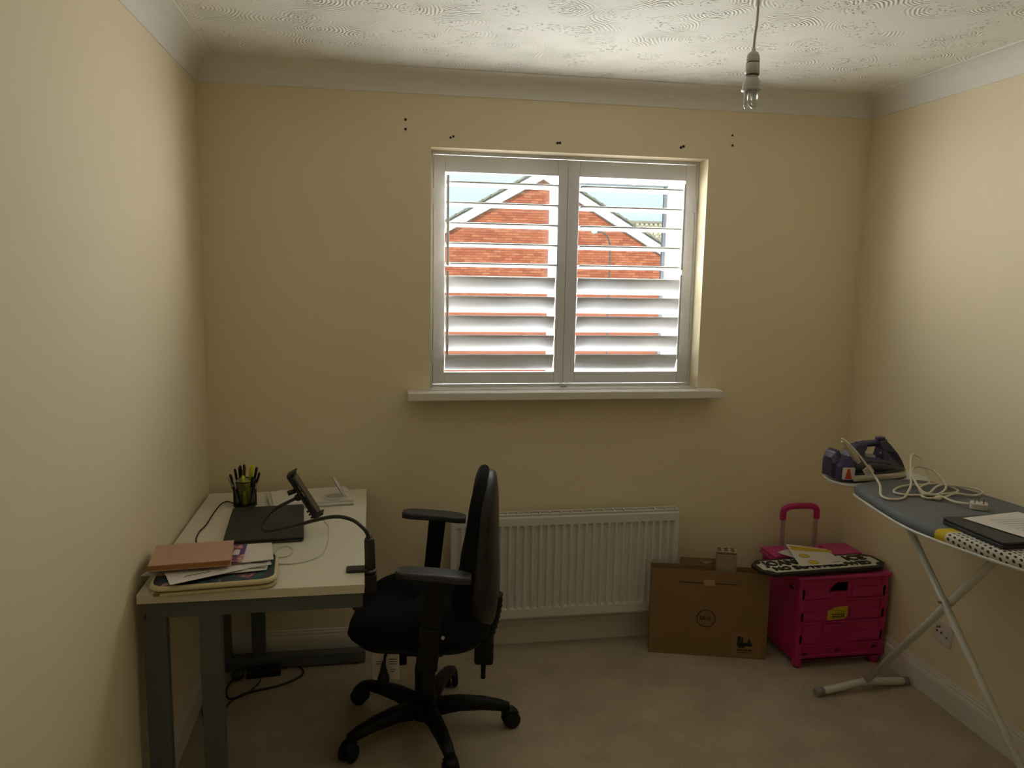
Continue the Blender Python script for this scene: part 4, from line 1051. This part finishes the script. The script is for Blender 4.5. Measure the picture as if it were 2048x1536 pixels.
# pens: name, label, base offset, lean (dx, dy), length, radius, colours
BLK = mat('pen_black', (0.012, 0.012, 0.013), .35); CLR = mat('pen_clear', (0.55, 0.53, 0.47), .2, trans=.4); PWH = mat('pen_white', (.62, .6, .55), .35)
HY = mat('highlighter_yellow', (0.62, 0.66, 0.02), .4); PRED = mat('pen_dark_red', (.09, .018, .02), .35); PGREY = mat('pen_silver', (.35, .34, .32), .3, metal=.7)
pens = [(-0.020, 0.012, -0.016, 0.004, .140, .0040, CLR, BLK), (-0.026, -0.010, -0.022, -0.004, .128, .0042, PWH, BLK), (-0.008, 0.020, -0.010, 0.006, .150, .0040, CLR, BLK), (-0.010, -0.012, -0.006, -0.002, .152, .0040, CLR, BLK),
        (0.002, 0.004, -0.004, 0.008, .156, .0042, PGREY, BLK), (0.004, -0.020, -0.002, -0.006, .146, .0040, CLR, PRED), (0.012, 0.014, 0.008, 0.006, .140, .0040, BLK, BLK), (0.024, 0.006, 0.018, 0.004, .146, .0044, BLK, BLK),
        (0.028, -0.008, 0.026, -0.002, .132, .0040, CLR, BLK), (0.018, -0.022, 0.014, -0.006, .118, .0040, PGREY, BLK), (-0.018, -0.024, -0.014, -0.008, .112, .0042, BLK, PWH), (-0.030, 0.002, -0.028, 0.000, .116, .0038, PRED, PWH)]
PEN_LABELS = ['clear pen with a black cap leaning left in the mesh cup', 'white pen with a black cap leaning far left in the mesh cup', 'clear pen with a black cap at the back left of the mesh cup',
    'clear pen with a black cap standing left of centre in the mesh cup', 'tallest pen in the mesh cup, silver with a black cap', 'clear pen with a dark red cap in the mesh cup',
    'all-black pen at the back of the mesh cup right of centre', 'all-black pen leaning right beside the tall highlighter', 'clear pen with a black cap leaning furthest right in the mesh cup',
    'short silver pen with a black cap at the front right of the mesh cup', 'short black pen with a white cap at the front left of the mesh cup', 'short dark red pen with a white cap at the left rim of the mesh cup']
for lab_, (bx, by, dx_, dy_, ln, r, mb_, mc_) in zip(PEN_LABELS, pens):
    ln *= .93; r *= 1.05
    t = thing('pen', lab_, 'pen', (0.172+bx*.75, -0.236+by*.75, DT+0.009), 0, 'pens in the mesh cup')
    d = Vector((dx_*1.1+bx*.18, dy_*1.1+by*.18, ln*.95)).normalized()
    MB().tube([Vector((0, 0, 0))+d*.0, d*.010, d*(ln-.034)], [0.0012, r*.85, r*.85], 8).build('barrel', mb_, t)
    MB().tube([d*(ln-.040), d*(ln-.004), d*ln], [r, r, r*.6], 8).bar(d*(ln-.030)+Vector((r, 0, 0)), d*(ln-.004)+Vector((r, 0, 0)), .0018, .0016).build('cap', mc_, t)
for (bx, by, dx_, dy_, ln, lab) in ((0.006, -0.006, 0.016, 0.0, .150, 'tall yellow highlighter leaning right in the mesh cup'), (0.004, -0.028, -0.002, -0.004, .112, 'short yellow highlighter at the front of the mesh cup')):
    t = thing('highlighter', lab, 'highlighter', (0.172+bx*.75, -0.236+by*.75, DT+0.009))
    d = Vector((dx_*1.6, dy_*1.3, ln*.95)).normalized()
    MB().tube([d*.0, d*(ln-.055)], [0.0075, 0.0080], 10, flat=(1.25, .8)).build('barrel', HY, t)
    MB().tube([d*(ln-.058), d*(ln-.010), d*ln], [0.0088, 0.0082, 0.0055], 10, flat=(1.25, .8)).build('cap', HY, t)

# laptop on the desk
lap = thing('laptop', 'closed dark grey laptop lying on the desk behind the gooseneck stand', 'laptop', (0.281, -0.498, DT), math.radians(4.5))
LGR = mat('laptop_dark_grey', (0.030, 0.030, 0.028), .55)
MB().prism(rrect(0.248, 0.372, 0.010, 4), 0.002, 0.0095).build('base', LGR, lap, 0.002)
ll = MB().prism(rrect(0.248, 0.372, 0.010, 4), 0.011, 0.018).build('lid', LGR, lap, 0.002)
for (a, b) in ((-.10, -.16), (.10, -.16), (-.10, .16), (.10, .16)): MB().lathe([(.008, 0), (.008, .0025)], (a, b, 0), 10).build('rubber_foot', BLK, lap)
MB().box(-0.1255, -0.112, -0.13, 0.13, 0.008, 0.0135).build('hinge', LGR, lap)
MB().tube([(0.017*math.cos(t), 0.017*math.sin(t), 0.0183) for t in [2*PI*k/28 for k in range(28)]], 0.0010, 5, closed=True).build('logo_ring', mat('logo_grey', (.10, .10, .095), .3, metal=.6), ll)

# paper pad with loose sheets
pad = thing('document_stack', 'stack of white papers lying behind the laptop near the window wall', 'papers', (0.405, -0.190, DT), math.radians(9))
for k, (z0, z1, w, h, ox, oy, rt, m_) in enumerate([(0, .006, .300, .212, 0, 0, 0, PAPERG), (.0065, .010, .297, .210, .003, -.002, -2.5, PAPER), (.0105, .0120, .297, .205, -.006, .004, 2, PAPERG), (.0125, .0165, .290, .200, .004, .003, 1, PAPER), (.0170, .0180, .26, .19, .012, .004, -3, PAPER)]):
    MB().prism([( -w/2, -h/2), (w/2, -h/2), (w/2, h/2), (-w/2, h/2)], z0, z1, Matrix.Translation((ox, oy, 0)) @ Matrix.Rotation(math.radians(rt), 4, 'Z')).build('sheet', m_, pad)
# open round case on the papers
rc = thing('round_compact', 'white round compact with its lid tilted open on the papers', 'compact', (0.497, -0.230, DT+0.0182), math.radians(5))
RCW = mat('compact_white', (0.72, 0.70, 0.65), .35)
MB().lathe([(0.0, 0.001), (0.026, 0.001), (0.027, 0.003), (0.029, 0.007), (0.036, 0.0075), (0.0395, 0.005), (0.040, 0.002), (0.039, 0.0), (0.0, 0.0)][::-1], n=36).build('base', RCW, rc)
LT = Matrix.Translation((0.036, 0.0, 0.0062)) @ Matrix.Rotation(math.radians(-118), 4, 'Y') @ Matrix.Translation((0.043, 0, -0.004)) 
ld = MB().lathe([(0, 0), (0.041, 0.0), (0.0425, 0.002), (0.0425, 0.005), (0.040, 0.0075), (0.0, 0.0085)], n=36).xf(LT).build('lid', RCW, rc)
MB().lathe([(0.0428, 0.0052), (0.0430, 0.0062), (0.0420, 0.0070)], n=36).xf(LT).build('edge_ring', mat('compact_dark_edge', (.06, .055, .05), .4), ld)
MB().lathe([(0.0, -.0008), (0.038, -.0006), (0.038, 0.0)], n=36).xf(LT).build('lining', mat('compact_lining', (.66, .64, .60), .4), ld)
MB().cyl((0.039, -.01, .006), (0.039, .01, .006), 0.003, n=8).build('hinge', RCW, rc)

# gooseneck phone holder clamped to the edge of the desk
gn = thing('gooseneck_holder', 'black gooseneck phone holder clamped to the right edge of the desk', 'phone holder', (0.629, -0.95, DT))
GB = mat('holder_black', (0.014, 0.014, 0.014), .4)
def G(p): return (p[0]-0.629, p[1]+0.95, p[2]-DT)
MB().tube([G((0.632, -0.95, DT-.014)), G((0.632, -0.95, DT+.020)), G((0.630, -0.95, 0.812)), G((0.629, -0.95, 0.821))], [0.0165, 0.0155, 0.0150, 0.012], 16).build('post', GB, gn)
cl = MB().prism(rrect(0.070, 0.040, 0.006, 3, -0.031, 0.0), 0.0005, 0.009).build('clamp_jaw', GB, gn, 0.002)
MB().box(-0.012, 0.022, -0.017, 0.017, -0.062, -0.010).build('clamp_body', GB, gn, 0.004)
MB().box(-0.055, 0.018, -0.016, 0.016, -0.066, -0.056).build('clamp_jaw', GB, gn, 0.002)
MB().cyl((-0.035, 0, -0.105), (-0.035, 0, -0.030), 0.004, n=10).lathe([(.014, -.118), (.016, -.112), (.016, -.102), (.010, -.098)], (-0.035, 0, 0), 14).lathe([(.012, -.0275), (.012, -.031)], (-0.035, 0, 0), 12).build('clamp_screw', GB, gn)
MB().lathe([(0.017, 0.018), (0.0195, 0.020), (0.0195, 0.024), (0.017, 0.026)], (0.002, 0, -0.022), 18).build('collar', mat('collar_grey', (.16, .16, .16), .3, metal=.5), gn)
neck = [(0.629, -0.95, 0.817), (0.624, -0.948, 0.834), (0.611, -0.94, 0.850), (0.582, -0.92, 0.867), (0.538, -0.90, 0.873), (0.485, -0.87, 0.858), (0.423, -0.83, 0.831), (0.358, -0.78, 0.801), (0.314, -0.73, 0.781), (0.292, -0.68, 0.780), (0.299, -0.64, 0.799), (0.327, -0.61, 0.818), (0.379, -0.60, 0.842), (0.398, -0.60, 0.853)]
MB().tube([G(p) for p in smooth_path(neck, 6)], 0.0057, 10).build('gooseneck', GB, gn)
# clip: u runs along the phone, v is out of its screen, y across
uu = Vector((0.083, 0, -0.141)).normalized(); vv = Vector((uu.z*-1, 0, uu.x)).normalized()
ctr = Vector(G((0.424, -0.60, 0.860)))
def CU(u, v, y=0): return ctr+uu*u+vv*v+Vector((0, y, 0))
MT = Matrix((( uu.x, 0, vv.x, ctr.x), (uu.y, 1, vv.y, ctr.y), (uu.z, 0, vv.z, ctr.z), (0, 0, 0, 1)))
clip = MB().box(-0.062, 0.060, -0.022, 0.022, -0.020, -0.008, MT).build('clip_body', GB, gn, 0.003)
MB().box(-0.086, -0.060, -0.024, 0.024, -0.020, -0.006, MT).box(-0.090, -0.083, -0.024, 0.024, -0.018, 0.016, MT).build('upper_jaw', GB, clip, 0.003)
MB().box(0.058, 0.080, -0.024, 0.024, -0.020, -0.006, MT).box(0.077, 0.084, -0.024, 0.024, -0.018, 0.016, MT).build('lower_jaw', GB, clip, 0.003)
for q in (0.052, 0.064, 0.076): MB().cyl(CU(q, -0.018), CU(q+.002, -0.030), 0.0038, n=8).build('grip_tooth', GB, clip)
MB().ball(CU(-0.005, -0.028), 0.0125).cyl(CU(-0.005, -0.028), CU(-0.005, -0.018), 0.0095, n=12).build('ball_joint', GB, gn)
MB().cyl(CU(-0.028, -0.022), CU(-0.034, -0.048), 0.0075, 0.009, 12).build('thumb_screw', GB, gn)
ph = thing('smartphone', 'smartphone in a dark case held upright in the gooseneck clip', 'phone', (0.424, -0.60, 0.860))
MP = Matrix(((uu.x, 0, vv.x, 0), (uu.y, 1, vv.y, 0), (uu.z, 0, vv.z, 0), (0, 0, 0, 1)))
MB().prism(rrect(0.156, 0.075, 0.010, 4), -0.0045, 0.0045, MP).build('case', mat('phone_case', (.02, .017, .015), .4), ph, 0.002)
MB().prism(rrect(0.148, 0.068, 0.008, 4), 0.0045, 0.0052, MP).build('screen', mat('phone_screen', (.012, .012, .014), .08), ph)
for (a, b) in ((-.045, -.030), (-.022, -.004)): MB().box(a, b, -0.0392, -0.0372, -0.0015, 0.0015, MP).build('side_button', mat('button_bronze', (.4, .3, .2), .3, metal=.8), ph)

# white charging cable and black lead
WC = mat('cable_white', (0.62, 0.60, 0.54), .45)
zd = DT+0.0022
wc_pts = [(0.474, -0.600, 0.783), (0.480, -0.598, 0.765), (0.492, -0.575, 0.738), (0.494, -0.600, zd), (0.497, -0.674, zd), (0.487, -0.79, zd), (0.452, -0.852, zd), (0.403, -0.876, zd), (0.355, -0.868, zd), (0.338, -0.830, zd), (0.346, -0.817, zd), (0.382, -0.809, zd), (0.393, -0.756, zd), (0.372, -0.717, zd), (0.345, -0.735, zd), (0.338, -0.780, zd)]
wc = MB().tube(smooth_path(wc_pts, 6), 0.0018, 7).build('charging_cable', WC)
tag(wc, 'thin white charging cable running from the phone across the desk', 'cable')
bc_pts = [(0.128, -0.215, zd+.001), (0.110, -0.193, zd+.001), (0.095, -0.188, zd+.001), (0.081, -0.231, zd+.001), (0.077, -0.354, zd+.001), (0.078, -0.468, zd+.001), (0.070, -0.547, zd+.001), (0.080, -0.638, zd+.001), (0.110, -0.70, zd+.001), (0.150, -0.70, zd+.002)]
bc = MB().tube(smooth_path(bc_pts, 6), 0.0022, 7).build('black_cable', mat('cable_black', (.018, .012, .011), .5))
tag(bc, 'black lead curving from the pen cup along the wall side of the desk', 'cable')

# zip case with cream edge, papers and notebook
zc = thing('zip_case', 'cream edged zip case with a dark patterned top on the near end of the desk', 'case', (0.205, -0.965, DT), math.radians(5))
ZCR = mat('case_cream', (0.66, 0.58, 0.33), .5)
zo = rrect(0.330, 0.225, 0.040, 6)
def zsc(k): return [(x*(1-k/.165), y*(1-k/.1125)) for x, y in zo]
MB().loft([[Vector((x, y, z)) for x, y in zsc(k)] for z, k in ((0.0005, .012), (0.003, .003), (0.009, 0), (0.013, .004))]).build('lower_shell', ZCR, zc)
MB().prism(zsc(.006), 0.013, 0.0165).build('zip', mat('zip_brown', (.22, .15, .06), .6), zc)
MB().loft([[Vector((x, y, z)) for x, y in zsc(k)] for z, k in ((0.0165, .004), (0.0195, -.001), (0.026, 0.0), (0.0305, .006))]).build('upper_shell', ZCR, zc)
def pattern_material():
    m = bpy.data.materials.new('dark_print_pattern'); m.use_nodes = True
    nt = m.node_tree; b = nt.nodes['Principled BSDF']; b.inputs['Roughness'].default_value = .6
    tc = nt.nodes.new('ShaderNodeTexCoord'); n = nt.nodes.new('ShaderNodeTexNoise'); n.inputs['Scale'].default_value = 16; n.inputs['Detail'].default_value = 3; n.inputs['Distortion'].default_value = 1.5
    nt.links.new(tc.outputs['Object'], n.inputs['Vector'])
    r = nt.nodes.new('ShaderNodeValToRGB'); cr_ = r.color_ramp
    cr_.elements[0].position = .30; cr_.elements[0].color = (.012, .012, .03, 1)
    cr_.elements[1].position = .72; cr_.elements[1].color = (.45, .40, .42, 1)
    for p_, c_ in ((.44, (.02, .018, .03, 1)), (.53, (.015, .10, .09, 1)), (.60, (.03, .02, .04, 1)), (.66, (.20, .03, .03, 1))):
        e = cr_.elements.new(p_); e.color = c_
    nt.links.new(n.outputs['Fac'], r.inputs['Fac']); nt.links.new(r.outputs['Color'], b.inputs['Base Color'])
    return m
MB().prism(zsc(.008), 0.0300, 0.0312).build('top_fabric', pattern_material(), zc)
MB().box(-0.150, -0.136, -0.118, -0.108, 0.008, 0.018).build('zip_pull', mat('zip_brown', (.22, .15, .06), .6), zc, .002)
zp = DT+0.0325
def lines(o, rows, m_=INK):
    for (x0, x1, y, z, th_) in rows: MB().box(x0, x1, y-th_, y+th_, z, z+.0003).build('print_line', m_, o)
p1 = sheet('letter', 'white envelope sticking out to the left under the peach notebook', 'envelope', [(0.010, -1.000), (0.060, -0.850), (0.215, -0.870), (0.180, -1.010)], zp, PAPERG, 0, th=.0014)
p2 = sheet('letter', 'white printed letter poking out to the right of the zip case pile', 'letter', [(0.120, -1.040), (0.130, -0.855), (0.345, -0.860), (0.345, -1.005)], zp+.0026, PAPER, 0, th=.0012)
lines(p2, [(.060, .105, -.052, .0014, .0022), (.080, .108, -.045, .0014, .0012)])
p3 = sheet('letter', 'creased grey letter with a barcode corner in the pile on the zip case', 'letter', [(0.150, -1.050), (0.100, -0.880), (0.320, -0.830), (0.355, -0.970)], zp+.0050, PAPERG, 0, th=.0012)
lines(p3, [(.065, .110, -.020, .0014, .0015), (.070, .105, -.026, .0014, .001)])
p4 = sheet('letter', 'white folded sheet with a handwritten line hanging over the front of the zip case', 'letter', [(0.110, -1.098), (0.052, -0.950), (0.240, -0.900), (0.285, -1.005)], zp+.0076, PAPER, 0, th=.0012)
sig = [(-.036+.006*k, -.056+.0030*k+(.0050 if k % 2 else -.0035)*(1.6 if k in (0, 8) else .8), .0018) for k in range(11)]
MB().tube(smooth_path(sig, 4), .0007, 5).build('handwriting', INK, p4)
p5 = sheet('envelope', 'blank white envelope beside the notebook pointing to the laptop', 'envelope', [(0.215, -0.975), (0.195, -0.812), (0.335, -0.800), (0.357, -0.945)], zp+.0104, PAPER, 0, th=.0022)
mg = thing('magazine', 'purple and orange patterned booklet under the peach notebook', 'booklet', (0.172, -0.905, zp+.0142), math.radians(3))
def booklet_material():
    m = bpy.data.materials.new('booklet_print'); m.use_nodes = True
    nt = m.node_tree; b = nt.nodes['Principled BSDF']; b.inputs['Roughness'].default_value = .45
    tc = nt.nodes.new('ShaderNodeTexCoord'); n = nt.nodes.new('ShaderNodeTexNoise'); n.inputs['Scale'].default_value = 28; n.inputs['Detail'].default_value = 2
    nt.links.new(tc.outputs['Object'], n.inputs['Vector'])
    r = nt.nodes.new('ShaderNodeValToRGB'); r.color_ramp.interpolation = 'CONSTANT'
    r.color_ramp.elements[0].color = (.06, .05, .28, 1); r.color_ramp.elements[1].position = .52; r.color_ramp.elements[1].color = (.55, .20, .10, 1)
    e = r.color_ramp.elements.new(.60); e.color = (.55, .45, .35, 1); e = r.color_ramp.elements.new(.44); e.color = (.16, .04, .22, 1)
    nt.links.new(n.outputs['Fac'], r.inputs['Fac']); nt.links.new(r.outputs['Color'], b.inputs['Base Color'])
    return m
MB().box(-0.100, 0.098, -0.072, 0.078, 0, 0.004).build('cover', booklet_material(), mg, .0006)
MB().box(0.066, 0.084, -0.012, 0.030, 0.004, 0.0043).build('white_panel', PAPER, mg)
nb_ = thing('notebook', 'peach covered notebook on top of the pile of letters', 'notebook', (0.133, -0.928, zp+.0186), math.radians(6))
PEACH = mat('peach_cover', (0.56, 0.34, 0.235), .65, var=.04, vscale=20); PEDG = mat('notebook_page_edge', (0.40, 0.185, 0.06), .8)
MB().prism(rrect(0.214, 0.170, .004, 2), 0.0, 0.0016).build('rear_cover', PEACH, nb_)
MB().box(-0.105, 0.104, -0.083, 0.083, 0.0016, 0.0150).build('page_block', PEDG, nb_)
MB().prism(rrect(0.214, 0.170, .004, 2), 0.0150, 0.0170).build('front_cover', PEACH, nb_)

# ------------------------------------------------------------------ leads under the desk
pb = thing('power_adapter', 'black laptop power adapter and lead on the carpet under the desk', 'power adapter', (0.20, -0.150, 0))
def PL(p): return (p[0]-0.20, p[1]+0.150, p[2])
MB().box(-0.055, 0.075, -0.024, 0.028, 0.0, 0.030, Matrix.Rotation(math.radians(6), 4, 'Z')).build('adapter_brick', BLK, pb, .004)
MB().ball(PL((0.115, -0.178, 0.022)), 0.024, 14, 8, (1.05, .9, .9)).build('plug', BLK, pb)
CBL = mat('cable_black', (.018, .012, .011), .5)
MB().tube(smooth_path([PL(p) for p in [(0.100, -0.190, .012), (0.086, -0.25, .005), (0.098, -0.310, .005), (0.122, -0.322, .005), (0.176, -0.284, .005), (0.283, -0.248, .005), (0.352, -0.190, .005), (0.360, -0.140, .005), (0.325, -0.098, .006), (0.275, -0.120, .012)]], 5), .0042, 8).build('mains_lead', CBL, pb)
MB().tube(smooth_path([PL(p) for p in [(0.205, -0.172, .010), (0.200, -0.217, .004), (0.168, -0.288, .004), (0.120, -0.335, .004), (0.100, -0.402, .004), (0.070, -0.455, .004), (0.036, -0.432, .004), (0.024, -0.371, .010), (0.0195, -0.30, .03)]], 5), .0028, 8).build('thin_lead', CBL, pb)
